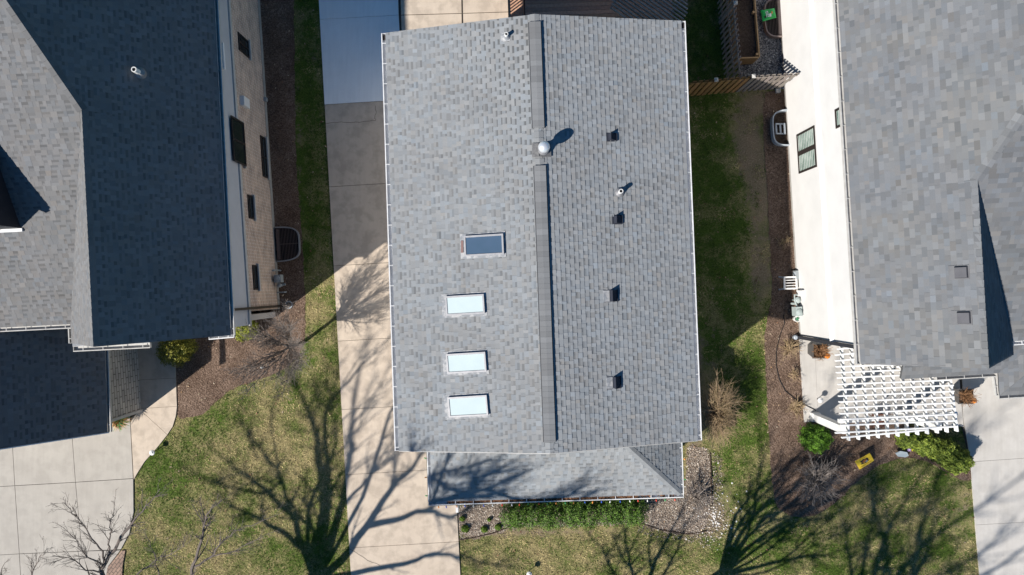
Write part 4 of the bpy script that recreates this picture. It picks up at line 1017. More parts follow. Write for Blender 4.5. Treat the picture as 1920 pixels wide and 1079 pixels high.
# tree 1: limbs laid so its crown reaches over the lower left corner and its shade crosses the lawn and driveway
b1 = S(500,1160,0); k1 = S(592,1091,2.3)
def SL(*p): return [S(*q) for q in p]
def GL(*p): return [G(*q) for q in p]
lim = [
 (SL((590,1092,2.3),(604,1010,3.2),(609,930,4.3),(600,860,5.2),(592,810,6),(570,750,6.8),(545,695,7.6)), .30, .05, 12, 1.8, 2),
 (SL((592,1092,2.3),(640,1050,3.0),(690,985,3.9),(735,915,5),(775,875,6),(808,835,6.8),(860,800,8)), .27, .05, 11, 1.7, 2),
 (SL((690,985,3.9),(745,972,4.6),(800,955,5.3),(850,965,6),(905,940,6.8),(960,930,7.5)), .17, .04, 9, 1.5, 2),
 (SL((592,1092,2.3),(660,1074,3.2),(760,1056,4.3),(815,1036,5),(860,1042,5.6),(925,1058,6.4),(985,1068,7)), .16, .03, 8, 1.4, 2),
 (SL((596,1080,2.5),(622,1010,3.3),(637,960,4.0),(650,900,5),(660,850,5.8),(662,800,6.4),(668,735,7.2),(690,650,8.4),(692,600,9.2)), .22, .04, 10, 1.5, 2),
 (SL((640,950,4.2),(672,920,4.9),(695,890,5.4),(718,855,6),(735,830,6.5),(760,780,7.4)), .11, .03, 8, 1.2, 2),
 (SL((660,800,6.4),(690,760,7),(715,720,7.6),(735,680,8.2)), .08, .03, 6, 1.1, 2),
 (SL((735,915,5),(742,880,5.6),(740,850,6.2),(738,810,7)), .07, .03, 5, 1.0, 2),
 (SL((590,1090,2.3),(562,1010,3.4),(545,965,4.2),(505,925,5.2),(470,895,6),(430,868,6.9),(395,835,7.8)), .17, .035, 10, 1.5, 2),
 (SL((570,1030,3),(520,990,4),(480,970,4.8),(440,950,5.5),(400,925,6.3)), .13, .03, 8, 1.3, 2),
 (SL((580,1050,2.8),(588,1000,3.6),(560,965,4.4),(540,930,5),(512,880,6),(485,830,7)), .10, .03, 7, 1.2, 2),
 (SL((800,955,5.3),(850,925,6.2),(900,900,7),(950,870,8)), .09, .03, 7, 1.2, 2),
 (SL((860,800,8),(930,770,9),(1010,730,10.2),(1100,690,11)), .15, .07, 10, 1.5, 2),
 (SL((808,835,6.8),(880,830,7.6),(960,800,8.6),(1060,770,9.6),(1150,720,10.6)), .16, .07, 12, 1.5, 2),
 (SL((960,930,7.5),(1040,880,8.4),(1120,840,9.2),(1240,780,10.5)), .15, .08, 12, 1.5, 2),
 (SL((960,800,8.6),(1010,690,10),(1060,590,11.4)), .11, .06, 9, 1.3, 2),
 (SL((590,1085,2.4),(575,985,3.8),(600,900,5),(630,830,6),(620,740,7),(640,670,8)), .13, .03, 12, 1.5, 2),
 (SL((545,965,4.2),(520,880,5.4),(470,820,6.4),(440,760,7.2)), .09, .03, 10, 1.3, 2),
 (SL((505,925,5.2),(450,920,6),(390,900,7),(340,870,8)), .08, .03, 10, 1.3, 2),
 (SL((1060,770,9.6),(1110,800,9.4),(1170,800,9.8),(1230,760,10.4)), .13, .07, 16, 1.6, 2),
 (SL((960,800,8.6),(1010,790,9),(1060,740,9.6),(1100,720,10)), .13, .07, 16, 1.6, 2),
 (SL((930,770,9),(980,760,9.4),(1040,790,9.6),(1090,770,10)), .13, .07, 16, 1.6, 2),
 # crown parts that reach into view
 ([k1, G(300,1190,4.2), G(195,1085,5.2), G(199,1056,5.4), G(214,1028,5.6), G(236,997,5.8), G(259,967,6), G(280,941,6.1), G(300,917,6.2)], .13, .012, 12, .9, 2),
 (GL((196,1058,5.4),(192,1036,5.5),(178,1018,5.7),(163,996,5.8),(150,976,5.9),(131,956,6),(117,942,6.1)), .045, .008, 9, .7, 2),
 (GL((204,1043,5.5),(203,1020,5.7),(208,1000,5.9),(205,983,6),(212,960,6.1),(217,933,6.2)), .04, .007, 8, .6, 2),
 (GL((194,1062,5.4),(176,1051,5.5),(160,1042,5.6),(149,1024,5.7),(134,1004,5.8),(110,984,5.9)), .04, .007, 8, .6, 2),
 (GL((192,1074,5.3),(163,1069,5.4),(142,1052,5.5),(122,1046,5.6),(98,1041,5.7)), .035, .007, 7, .6, 2),
 (GL((222,1018,5.7),(246,1002,5.8),(268,985,5.9)), .025, .006, 5, .5, 2),
 ([k1, G(395,1180,4.0), G(360,1085,5), G(367,1047,5.2), G(379,1002,5.5), G(385,972,5.6), G(400,954,5.8), G(416,938,5.9)], .11, .012, 11, .8, 2),
 (GL((366,1062,5.1),(394,1045,5.2),(412,1021,5.4),(440,996,5.5),(472,984,5.7),(530,962,5.9)), .05, .008, 9, .7, 2),
 (GL((250,1085,5),(270,1066,5.1),(300,1046,5.2),(331,1034,5.4),(366,1008,5.6)), .04, .008, 9, .7, 2),
 (GL((384,985,5.5),(381,958,5.6),(373,938,5.7)), .03, .006, 5, .5, 2),
 (GL((400,1044,5.2),(440,1033,5.3),(482,1010,5.5),(528,990,5.7)), .03, .006, 7, .6, 2),
 (GL((300,1085,5),(292,1060,5.2),(285,1025,5.4),(270,1000,5.6)), .03, .006, 6, .5, 2),
 (GL((150,1160,4.6),(70,1090,5.2),(66,1065,5.3),(76,1045,5.4),(89,1028,5.5)), .04, .006, 7, .6, 2),
 (GL((80,1160,4.8),(2,1080,5.2),(20,1050,5.4)), .035, .006, 5, .5, 2),
]
add_tree(b1, 'large leafless tree below the left lawn whose branches reach over the driveway edge', ([b1, b1.lerp(k1, .5)+V3((.04, 0, 0)), k1], [.42, .34, .33]), lim, 91, name='shade_tree')
# tree 2: beyond the lower edge, right of the gravel bed
b2 = S(1270,1140,0); k2 = S(1352,1078,2.2)
lim = []; rg = random.Random(77)
for a_, L_, r_ in ((14,9,.07), (25,11,.09), (34,13,.11), (42,12.5,.13), (49,12,.15), (56,11,.13), (64,10.5,.10), (76,9.0,.09), (29,9,.08), (46,9,.11), (53,8,.11), (20,10,.08), (38,7,.08), (60,7,.10)):
    d = V3((math.cos(R(a_)), math.sin(R(a_)), 0)); s0 = V3((k2.x, k2.y, 0))+AZ*(2.2/TANE); pts = []
    for t in (0, .2, .4, .6, .8, 1):
        q = s0+d*L_*t+V3((-d.y, d.x, 0))*L_*.07*math.sin(t*4.2+a_*1.7)*(1 if t else 0); z = 2.2+t*L_*(.7+.35*t)
        pts.append(q-AZ*(z/TANE)+UP*z)
    lim.append((pts, r_*.9, .015, 18, 1.6, 2))
add_tree(b2, 'large leafless tree below the frame, whose fanned shade falls on the right lawn', ([b2, b2.lerp(k2, .5), k2], [.30, .24, .22]), lim, 92, name='shade_tree')
b5 = S(1560,1260,0); k5 = S(1640,1200,2.6); lim = []
for a_, L_, r_ in ((20,8,.14), (38,9,.16), (52,10,.18), (62,9.5,.17), (74,9,.17), (84,8.5,.15), (97,8,.14), (112,7.5,.13), (45,7,.12), (68,7,.12), (90,6.5,.12)):
    d = V3((math.cos(R(a_)), math.sin(R(a_)), 0)); s0 = V3((k5.x, k5.y, 0))+AZ*(2.6/TANE); pts = []
    for t in (0, .2, .4, .6, .8, 1):
        q = s0+d*L_*t+V3((-d.y, d.x, 0))*L_*.08*math.sin(t*4.2+a_*1.7); z = 2.6+t*L_*1.35
        pts.append(q-AZ*(z/TANE)+UP*z)
    lim.append((pts, r_, .045, 12, 2.0, 2))
add_tree(b5, 'tall leafless tree below the frame, whose soft shade reaches the right lawn and driveway', ([b5, b5.lerp(k5, .5), k5], [.34, .28, .27]), lim, 95, name='shade_tree')
b3 = S(1120,1175,0); k3 = S(1200,1115,2.2); lim = []
for path, r_ in (([(1200,1115,2.2),(1182,1060,3.2),(1172,1000,4.2),(1158,960,5)], .10), ([(1200,1115,2.2),(1222,1070,3.1),(1245,1020,4.0),(1262,990,4.6),(1290,930,5.8),(1310,890,6.5)], .12), ([(1205,1105,2.4),(1240,1080,3.0),(1270,1030,3.9),(1285,985,4.8),(1310,950,5.6)], .09), ([(1200,1110,2.3),(1150,1075,3),(1130,1030,3.8),(1095,990,4.6)], .08), ([(1182,1060,3.2),(1160,1030,4),(1150,1000,4.8)], .05), ([(1222,1070,3.1),(1218,1020,4),(1225,980,5)], .06)):
    lim.append((SL(*path), r_, .02, 9, 1.0, 2))
add_tree(b3, 'young leafless tree below the frame, whose thin shade falls on the lawn by the hedge', ([b3, b3.lerp(k3, .5), k3], [.16, .13, .12]), lim, 93, name='shade_tree')
# small ornamental tree in the left bed
b4 = G(566,644); lim = []; rg = random.Random(4)
for i in range(19):
    a = i*2.4+rg.random(); r_ = rg.uniform(.9, 1.75); e = V3((math.cos(a), math.sin(a), 0))*r_
    if e.x > .6: e *= .8
    f = b4+UP*rg.uniform(1.1, 1.5)
    lim.append(([f, f+e*.35+UP*.6, f+e*.7+UP*1.25, f+e+UP*rg.uniform(1.6, 2.5)], .032, .006, 16, .75, 2))
add_tree(b4, 'small grey leafless ornamental tree in the mulch bed left of the driveway', ([b4, b4+UP*.7+V3((.03, .02, 0)), b4+UP*1.4], [.075, .06, .055]), lim, 94, name='ornamental_tree', bm='twig_grey')

# ================================================================= FENCES, DECK, BED
def fence(name, pa, pb, z, label, wm, posts, h=1.75, pk=.14, gp=.075, cat='fence', back=True, tip=None):
    a = G(*pa); b = G(*pb); d = (b-a); L = d.length; d.normalize(); nn = V3((-d.y, d.x, 0)); root = thing(name, a.lerp(b, .5), label, cat, None); rng = random.Random(int(pa[0]))
    r_ = MB()
    for zz in (.3, .95, 1.55): r_.pbox(a-nn*.02+UP*zz, d*L, nn*.04, UP*.09, (.8, .8, .8))
    r_.build('rail', wm, root)
    m = MB(); x = 0
    while x < L-pk*.5:
        t = rng.uniform(.75, 1.15)
        m.pbox(a+d*x-nn*.045+UP*.05, d*min(pk, L-x), nn*.02, UP*(h-.05+rng.uniform(-.01, .01)), (t, t*rng.uniform(.95, 1.02), t*rng.uniform(.9, 1.02)))
        if back and x+pk*.7 < L: m.pbox(a+d*(x+(pk+gp)*.5)+nn*.025+UP*.05, d*min(pk, L-x-.05), nn*.02, UP*(h-.05), (t*.9, t*.9, t*.9))
        x += pk+gp
    m.build('picket_panel', wm, root)
    for f in posts:
        q = a+d*L*f; pm = MB().box(q+UP*(h*.5+.03), (.10, .10, h+.06), (d, nn, UP), (.8, .8, .8)); po = pm.build('post', wm, root)
        MB().lathe(q+UP*(h+.06), [(.095, 0), (.095, .03), (.03, .075), (.004, .08)], 4, ax=((d+nn).normalized(), (nn-d).normalized(), UP)).build('post_cap', M['wood_cap'], po)
    return root
M['wood_cap'] = mat('pale_grey_post_cap', (.45,.44,.42), (.38,.37,.35), rough=.7)
fence('picket_fence', (1272,181), (1377,172), 0, 'golden cedar shadowbox fence between the main roof gutter and the grey gate', M['wood_gold'], (.42,))
fence('picket_gate', (1380,171), (1462,166), 0, 'weathered grey picket gate meeting the white wall', M['wood_grey'], (.02,), pk=.12, gp=.085)
fence('picket_fence', (1340,-60), (1361,164), 0, 'weathered fence running away beside the raised garden bed', M['wood_dark'], (.46,), pk=.07, gp=.12)
rb = thing('raised_bed', G(1385,60), 'tan lumber raised garden bed filled with bare soil along the fence', 'garden bed')
hh = .75
def flr(v): return V3((v.x, v.y, 0))
a, b = flr(G(1371,-60,hh)), flr(G(1384.5,108,hh)); d = (b-a); wv = flr(G(1423,106.5,hh))-b
mb = MB()
mb.pbox(b, wv, (d.normalized())*.045, UP*hh); mb.build('end_board', M['wood_tan'], rb)
MB().pbox(a+wv, d, wv.normalized()*.045, UP*hh).build('side_board', M['wood_tan'], rb)
MB().pbox(a-wv.normalized()*.045, d, wv.normalized()*.045, UP*hh).build('side_board', M['wood_tan'], rb)
for f in (.5, .97): MB().box((a+wv)+d*f-wv.normalized()*.05+UP*hh*.5, (.08, .08, hh-.01)).build('corner_block', M['wood_tan'], rb)
MB().pbox(a, d, wv*.999, UP*.60).build('soil_fill', M['soil'], rb)
# deck
dk = thing('deck', G(1080,20), 'brown board deck behind the house, its edge step tinted as sunlit', 'deck')
mb = MB(); rng = random.Random(3); ZD = .55
d0 = G(988,-60,ZD); dr_ = V3((cr.x, cr.y, 0)); 
p0 = G(986,60,ZD)
for k in range(22):
    t = rng.uniform(.75, 1.15); q = p0-cd*(k*.145)
    mb.pbox(q-UP*.04, dr_*5.4, -cd*.137, UP*.04, (t, t*rng.uniform(.94, 1.02), t*rng.uniform(.9, 1.02)))
mb.build('deck_boards', M['wood_brown'], dk)
MB().pbox(p0-UP*.3+cd*0-dr_*.03, -cd*3.2, dr_*.028, UP*.3).build('rim_board', M['wood_brown'], dk)
mb = MB(); mb.pbox(G(957,60,.3)-UP*.05, dr_*.58, -cd*3.2, UP*.05, (1.5,1.35,1.2)); mb.build('step', M['wood_brown'], dk)  # brighter warm tint paints sunlight onto the step
mb = MB()
for k in range(24):
    q = G(956,62,.9)-cd*(k*.12); mb.beam(q-UP*.85, q+UP*.25, .035, .035, up=cd, cl=(.9, .8, .7))
mb.pbox(G(956,62,1.2)-dr_*.04, -cd*3, dr_*.09, UP*.04, (.9, .8, .7)); mb.build('railing', M['wood_brown'], dk)
dp = thing('slatted_canopy', G(1200,-10), 'dark weathered slatted canopy set diagonally over the deck', 'pergola')
ZC = 2.5
sd_ = (G(1290,52,ZC)-G(1215,0,ZC)).normalized(); pd = V3((-sd_.y, sd_.x, 0))
cn = G(1292,36,ZC)
for k in range(-10, 24):
    q = cn+pd*(.12*k)-sd_*.15
    e = q+sd_*(.0 if k < 9 else 0); s0 = q-sd_*(4.2 if k > 3 else 3.2+.1*k)
    lim_x = G(1289,0,ZC).x
    if e.x > lim_x: e = e-sd_*((e.x-lim_x)/sd_.x)
    if (e-s0).dot(sd_) < .4: continue
    t = random.Random(k+50).uniform(.8, 1.2)
    MB().beam(s0, e, .038, .09, cl=(t, t, t)).build('slat', M['wood_dark'], dp)
for f in (.6, 2.4, 3.6):
    q = cn-sd_*f-UP*.11; MB().beam(q-pd*1.2, q+pd*2.9, .05, .12, cl=(.9, .9, .9)).build('cross_beam', M['wood_dark'], dp)
for q in (cn-sd_*.6-pd*.9, cn-sd_*2.4+pd*2.5): MB().box(V3((q.x, q.y, 1.15)), (.12, .12, 2.3), None, (.8, .8, .8)).build('post', M['wood_dark'], dp)

# ================================================================= PERGOLA
pg = thing('pergola', G(1640,740), 'white slatted pergola over the patio at the front of the white house', 'pergola')
ZT = 2.75
def PG(px, py, z=ZT): return G(px, py, z)
sl0 = [(1574,649.5), (1588,821)]
raf = MB()
nS = 17
# slats running left-right (upper layer): image rows from measurements
rows = [(1570,655,1620,650),(1566,666,1622,661),(1566,677,1625,672),(1567,688,1765,681),(1568,699,1766,691),(1570,709,1768,701),(1571,721,1778,713),(1571,731,1787,723),(1572,743,1788,734),(1573,754,1788,744.5),(1574,765,1789,755.5),(1575,776,1790,766),(1576,787,1791,777),(1576,798,1792,789),(1566,812,1793,800)]
for x0, y0, x1, y1 in rows:
    a = PG(x0, y0, ZT+.12); b = PG(x1, y1, ZT+.12); MB().beam(a, b, .045, .09).build('slat', M['white'], pg)
a = PG(1578,821,ZT+.12); b = PG(1740,806,ZT+.12); MB().beam(a, b, .045, .09).build('slat', M['white'], pg)
for k in range(12):
    x0 = 1577+k*18.2; x1 = 1591+k*18.4
    y0 = 648 if k < 2 else (683-.02*k)
    if k == 11: y0 = 708
    a = PG(x0+(0 if k < 2 else 3), y0); b = PG(x1, 826-k*1.55); MB().beam(a, b, .045, .17).build('rafter', M['white'], pg)
a, b = PG(1573,790,ZT-.2), PG(1792,775,ZT-.2); MB().beam(a, b, .12, .2).build('beam', M['white'], pg)
a, b = PG(1630,690,ZT-.2), PG(1790,683,ZT-.2); MB().beam(a, b, .06, .2).build('ledger', M['white'], pg)
for px, py in ((1526,781), (1682,775)):
    q = G(px, py); m = MB(); m.box(q+UP*1.25, (.26, .26, 2.5), (pr, pb, UP)); m.box(q+UP*.12, (.32, .32, .24), (pr, pb, UP)); m.build('post', M['white'], pg)
# chair beneath the pergola
ch = thing('patio_chair', G(1640,785), 'brown curved metal patio chair half hidden under the white pergola', 'chair')
c = G(1636,783); cm = MB()
for s_ in (-.26, .26):
    cm.tube([c+V3((s_, -.35, .03)), c+V3((s_, -.1, .0)), c+V3((s_, .3, .05))], .018, 6); cm.tube([c+V3((s_, -.28, .02)), c+V3((s_, -.25, .6)), c+V3((s_, .1, .62)), c+V3((s_, .28, .98))], .018, 6); cm.tube([c+V3((s_, .2, .03)), c+V3((s_, .12, .42))], .018, 6)
cm.build('chair_frame', M['brown_metal'], ch)
MB().pbox(c+V3((-.25, -.27, .42)), V3((.5, 0, 0)), V3((0, .48, 0)), V3((0, 0, .03))).build('seat', M['brown_metal'], ch)
m = MB()
for k in range(7): m.beam(c+V3((-.24+.08*k, .2, .45)), c+V3((-.24+.08*k, .29, .98)), .02, .015, up=V3((0, 1, 0)))
m.build('backrest', M['brown_metal'], ch)

# planters with dried stems and pumpkins
def planter(px, py, label, plabel, pk, seed):
    g = G(px, py); root = thing('planter', g, label, 'planter'); h = .72; m = MB()
    def ring(w, z): return [g+V3((sx*w, sy*w, z)) for sx, sy in ((-1,-1), (1,-1), (1,1), (-1,1))]
    r0, r1, r2, r3, r4 = ring(.16, .05), ring(.255, h), ring(.275, h), ring(.275, h+.04), ring(.235, h+.04)
    r5 = ring(.22, h-.06); vs = r0+r1+r2+r3+r4+r5; fs = [(3,2,1,0)]
    for k in range(5):
        for i in range(4): fs.append((k*4+i, k*4+(i+1) % 4, k*4+4+(i+1) % 4, k*4+4+i))
    m.add(vs, fs); m.build('pot', M['planter'], root)
    MB().pbox(g+V3((-.22, -.22, h-.08)), V3((.44, 0, 0)), V3((0, .44, 0)), UP*.03).build('soil', M['soil'], root)
    rng = random.Random(seed); tw = MB()
    for i in range(130):
        a = rng.random()*6.28; r_ = .30*math.sqrt(rng.random()); k = rng.uniform(.5, 1.0); p0 = g+V3((rng.gauss(0, .07), rng.gauss(0, .07), h-.06)); e = V3((math.cos(a)*r_, math.sin(a)*r_, 0))
        tw.tube([p0, p0+e*.45+UP*.2, p0+e+UP*rng.uniform(.2, .42), p0+e*1.15+UP*rng.uniform(.12, .34)], [.008, .007, .006, .003], 4, (k, k*.72, k*.6), caps=False)
    tw.build('dried_stems', M['twig_tan'], root)
    q = g+V3((pk[0], pk[1], h+.05)); pu = thing('pumpkin', q, plabel, 'pumpkin'); m = MB(); n = 24; vs = []; prof = ((.02,.0), (.07,.005), (.105,.05), (.10,.10), (.06,.135), (.02,.125))
    for r_, z in prof:
        for k in range(n): a = 6.2832*k/n; rr_ = r_*(1+.09*math.cos(a*8)); vs.append(q+V3((rr_*math.cos(a), rr_*math.sin(a), z)))
    fs = [(i*n+k, i*n+(k+1) % n, (i+1)*n+(k+1) % n, (i+1)*n+k) for i in range(5) for k in range(n)]+[tuple(range(n-1, -1, -1)), tuple(range(5*n, 6*n))]
    m.add(vs, fs); m.build('pumpkin_body', M['orange'], pu, smooth=True)
    MB().tube([q+UP*.12, q+UP*.16, q+UP*.185+V3((.02, 0, 0))], [.014, .011, .009], 6).build('pumpkin_stem', M['bark'], pu)
planter(1521, 655, 'charcoal tapered planter of dried brown flowers by the dark downspout', 'orange pumpkin set on the planter beside the pergola corner', (.22, -.17), 1)
planter(1786, 738, 'charcoal tapered planter of dried brown flowers by the right driveway', 'orange pumpkin set on the planter at the right driveway', (.24, -.13), 2)
# potted grass by the garage trim
gp = G(236,783); root = thing('potted_plant', gp, 'orange and green spiky plant in a pot beside the stone garage wall', 'potted plant')
MB().lathe(gp, [(.10, .05), (.15, .32), (.165, .33), (.165, .37), (.13, .37), (.12, .31)], 16).build('pot', M['planter'], root)
rng = random.Random(8); vs = []; cs_ = []
for i in range(230):
    a = rng.random()*6.28; L_ = rng.uniform(.18, .48); e = V3((math.cos(a), math.sin(a), 0)); s_ = V3((-e.y, e.x, 0))*rng.uniform(.008, .02); p0 = gp+UP*.33; p1 = p0+e*L_*.5+UP*rng.uniform(.12, .3); p2 = p0+e*L_+UP*rng.uniform(-.05, .25)
    vs += [p0-s_, p0+s_, p1+s_, p1-s_, p1-s_, p1+s_, p2+s_*.2, p2-s_*.2]; c_ = rng.choice(((.42,.20,.07), (.34,.16,.06), (.45,.27,.12), (.05,.24,.08), (.10,.26,.05))); cs_ += [c_, c_]
np_mesh('leaves', M['leafm'], [tuple(v) for v in vs], 4, np.array(cs_), root)

# ================================================================= WINDOW WELLS, METERS, SMALL THINGS
def well(c0, c1, depth, out, label, h, lm, grate, ladder=False):
    a = G(*c0); b = G(*c1); d = (b-a); L = d.length; d.normalize(); o = V3(out); o = (o-d*o.dot(d)).normalized(); root = thing('window_well', a.lerp(b, .5), label, 'window well')
    prof = []; n = 26
    for i in range(n+1):
        t = math.pi*i/n; ex = .42
        prof.append(a+d*(L/2)-d*(L/2)*math.copysign(abs(math.cos(t))**ex, math.cos(t))+o*depth*abs(math.sin(t))**.7)
    m = MB(); c = a.lerp(b, .5)+o*depth*.4; k = len(prof); vs = []
    for off, z in ((0, .014), (0, h), (.045, h), (.045, h-.04), (.02, h-.045), (.02, .014)):
        for p in prof:
            q = p+(p-c).normalized()*(off); vs.append(q+UP*z)
    fs = []
    for r_ in range(5):
        for i in range(k-1): fs.append((r_*k+i, r_*k+i+1, (r_+1)*k+i+1, (r_+1)*k+i))
    m.add(vs, fs); m.build('liner', lm, root, smooth=False)
    m = MB(); m.add([p+UP*.045 for p in prof], [tuple(range(k-1, -1, -1))]); 
    m.build('well_floor', M['shade_fill'] if grate else M['soil'], root)  # under a grate, a near-black floor stands in for the well's deep shade
    if grate:
        g = MB(); x = .07
        while x < depth-.03:
            f = (x/depth)**(1/.7); w = L/2*max(0.05, abs(math.cos(math.asin(min(1, f)))))**.42
            m0 = a.lerp(b, .5)+o*x+UP*(h-.025); g.beam(m0-d*w, m0+d*w, .012, .02); x += .055
        g.beam(a.lerp(b, .5)+o*.02+UP*(h-.04), a.lerp(b, .5)+o*(depth-.03)+UP*(h-.04), .025, .02)
        g.beam(a+d*.05+o*.10+UP*(h-.02), b-d*.05+o*.10+UP*(h-.02), .11, .02); g.build('grate', M['grate'], root)
    if ladder:
        g = MB(); q = a.lerp(b, .5)
        for s_ in (-.18, .18): g.beam(q+d*s_+o*.1+UP*.06, q+d*s_+o*(depth-.12)+UP*.20, .05, .04)
        for f in (.25, .5, .75): g.beam(q-d*.2+o*depth*f+UP*.14, q+d*.2+o*depth*f+UP*.14, .06, .03)
        g.build('ladder', M['plastic_grey'], root)
M['grate'] = mat('dark_steel_grate', (.13,.105,.10), rough=.5, metal=.5)
M['liner_metal'] = mat('corrugated_steel', (.32,.33,.34), (.24,.25,.26), scale=6, rough=.5, metal=.4)
M['liner_brown'] = mat('brown_liner', (.25,.20,.18), (.2,.16,.15), scale=6, rough=.6)
well((518,429), (522,490), .86, (1,0,0), 'half-round steel window well with a dark grate beside the brick wall', .22, M['liner_metal'], True)
well((1474,211), (1478,274), .62, (-1,0,0), 'open half-round pale plastic window well against the white wall', .32, M['plastic_grey'], False, True)
well((1460,3), (1464,72), .62, (-1,0,0), 'window well with a brown rim and dark grate holding the green bag', .28, M['liner_brown'], True)
# green bag lying on the grate
bg = thing('plastic_bag', G(1440,24,.3), 'bright green plastic soil bag lying on the window well grate', 'bag')
p = [G(1426,20,.34), G(1452,15.5,.34), G(1455.5,33.5,.34), G(1430,41,.34)]; nx_, ny_ = 14, 10; vs = []; rng = random.Random(2)
for zs in (1, 0):
    for j in range(ny_+1):
        for i in range(nx_+1):
            u, v_ = i/nx_, j/ny_; q = p[0].lerp(p[1], u).lerp(p[3].lerp(p[2], u), v_); e = (math.sin(math.pi*u)*math.sin(math.pi*v_))**.5; fl_ = .012*math.sin(u*9+v_*5)
            vs.append(q+UP*((.085*e+fl_*e+.004) if zs else -.035*e))
st = (nx_+1); fs = []
for j in range(ny_):
    for i in range(nx_):
        fs.append((j*st+i+st, j*st+i+st+1, j*st+i+1, j*st+i)); o_ = st*(ny_+1); fs.append((o_+j*st+i, o_+j*st+i+1, o_+j*st+i+st+1, o_+j*st+i+st))
MB().add(vs, fs).build('bag_body', M['green_bag'], bg, smooth=True)
def bagpatch(u0, u1, v0, v1, m, nm):
    mb = MB(); g = []
    for v_ in (v0, (v0+v1)/2, v1):
        for u in (u0, (u0+u1)/2, u1):
            q = p[0].lerp(p[1], u).lerp(p[3].lerp(p[2], u), v_); e = (math.sin(math.pi*u)*math.sin(math.pi*v_))**.5; g.append(q+UP*(.085*e+.012*math.sin(u*9+v_*5)*e+.012))
    mb.add(g, [(3,4,1,0), (4,5,2,1), (6,7,4,3), (7,8,5,4)]); mb.build(nm, m, bg)
for i in range(4): bagpatch(.34+.02*(i % 2), .44, .22+i*.15, .33+i*.15, M['print_white'], 'white_print')
bagpatch(.46, .62, .52, .80, M['print_white'], 'white_print'); bagpatch(.64, .74, .36, .56, M['print_red'], 'orange_print'); bagpatch(.14, .24, .60, .78, M['print_dark'], 'dark_print'); bagpatch(.27, .31, .25, .78, M['print_white'], 'white_print')
# utility meters
def on_wall(W, px, py): return W.sz(px, py)
mt = thing('gas_meter', LW.P(LW.sz(520,525)[0], 0, .1), 'grey gas meter with pipes on the brick wall near its corner', 'meter')
s_ = LW.sz(520,524)[0]
m = MB(); m.pbox(LW.P(s_-.14, .42, .10), LW.a*.28, UP*.32, LW.n*.24); m.lathe(LW.P(s_, .74, .22), [(.10, 0), (.09, .04), (.03, .06)], 14); m.build('meter_body', M['meter_grey'], mt)
m = MB(); m.tube([LW.P(s_-.32, .02, .12), LW.P(s_-.32, .55, .12), LW.P(s_-.32, .62, .06), LW.P(s_-.32, .62, .0)], .03, 8); m.tube([LW.P(s_+.24, .02, .16), LW.P(s_+.24, .45, .16), LW.P(s_+.1, .5, .18)], .035, 8); m.tube([LW.P(s_+.22, .36, .1), LW.P(s_+.22, .36, .38)], .04, 8); m.tube([LW.P(s_+.5, .3, .02), LW.P(s_+.5, .3, .3), LW.P(s_+.5, .24, .36)], .025, 8); m.lathe(LW.P(s_+.24, .48, .2), [(.085, 0), (.085, .06), (.04, .1)], 12)
m.build('meter_pipe', M['meter_grey'], mt)
hb_ = LW.P(LW.L-.12, 0, .35); root = thing('hose_spool', hb_, 'small blue-grey coiled hose on the mulch at the brick corner', 'hose')
m = MB()
for k in range(4): m.tube([hb_+V3(((.10+.012*k)*math.cos(t*.4), (.10+.012*k)*math.sin(t*.4), .02+.012*k)) for t in range(17)], .012, 6)
m.build('coil', M['plastic_grey'], root)
mt = thing('gas_meter', RW.P(RW.sz(1492,580)[0], 0, .1), 'pale grey-green gas meter with pipes low on the white wall', 'meter')
s_ = RW.sz(1490,583)[0]
m = MB(); m.pbox(RW.P(s_-.18, .28, .06), RW.a*.34, UP*.36, RW.n*.24); m.lathe(RW.P(s_, .64, .18), [(.11, 0), (.10, .04), (.03, .06)], 14); m.build('meter_body', M['meter'], mt)
m = MB(); m.lathe(RW.P(s_-.42, .4, .15), [(.10, 0), (.12, .05), (.12, .10), (.05, .14)], 14); m.tube([RW.P(s_-.42, .02, .15), RW.P(s_-.42, .5, .15)], .03, 8); m.tube([RW.P(s_-.62, .5, .03), RW.P(s_-.62, .5, .26), RW.P(s_-.42, .5, .26), RW.P(s_-.1, .55, .18)], .028, 8); m.tube([RW.P(s_-.3, .45, .22), RW.P(s_-.3, .2, .26)], .045, 8); m.build('meter_pipe', M['meter'], mt)
m = MB(); m.pbox(RW.P(s_-.78, .35, .02), RW.a*.22, UP*.5, RW.n*.10); m.build('junction_box', M['boxwhite'], mt)
s2_ = RW.sz(1492,597)[0]; q = RW.P(s2_, 0, .1)
root = thing('garden_bucket', q, 'small round white pot with green centre at the white wall base', 'pot')
MB().lathe(q, [(.09, .014), (.115, .25), (.125, .26), (.105, .26), (.095, .2)], 16).build('pot', M['boxwhite'], root); foliage('leaves', root, [(q.x, q.y, .24, .06, .06, .06)], 60, (.01, .03), (.02,.2,.08), (.05,.35,.15), 3)
ax_ = thing('wall_box', RW.P(RW.sz(1491,516)[0], 0, .05), 'narrow grey utility box standing at the foot of the white wall', 'utility box')
s3_ = RW.sz(1491,516)[0]; MB().pbox(RW.P(s3_-.16, .12, .018), RW.a*.32, UP*.3, RW.n*.1).build('box_body', M['meter_grey'], ax_); MB().pbox(RW.P(s3_-.12, .16, .119), RW.a*.24, UP*.22, RW.n*.012).build('cover', M['plastic_grey'], ax_)
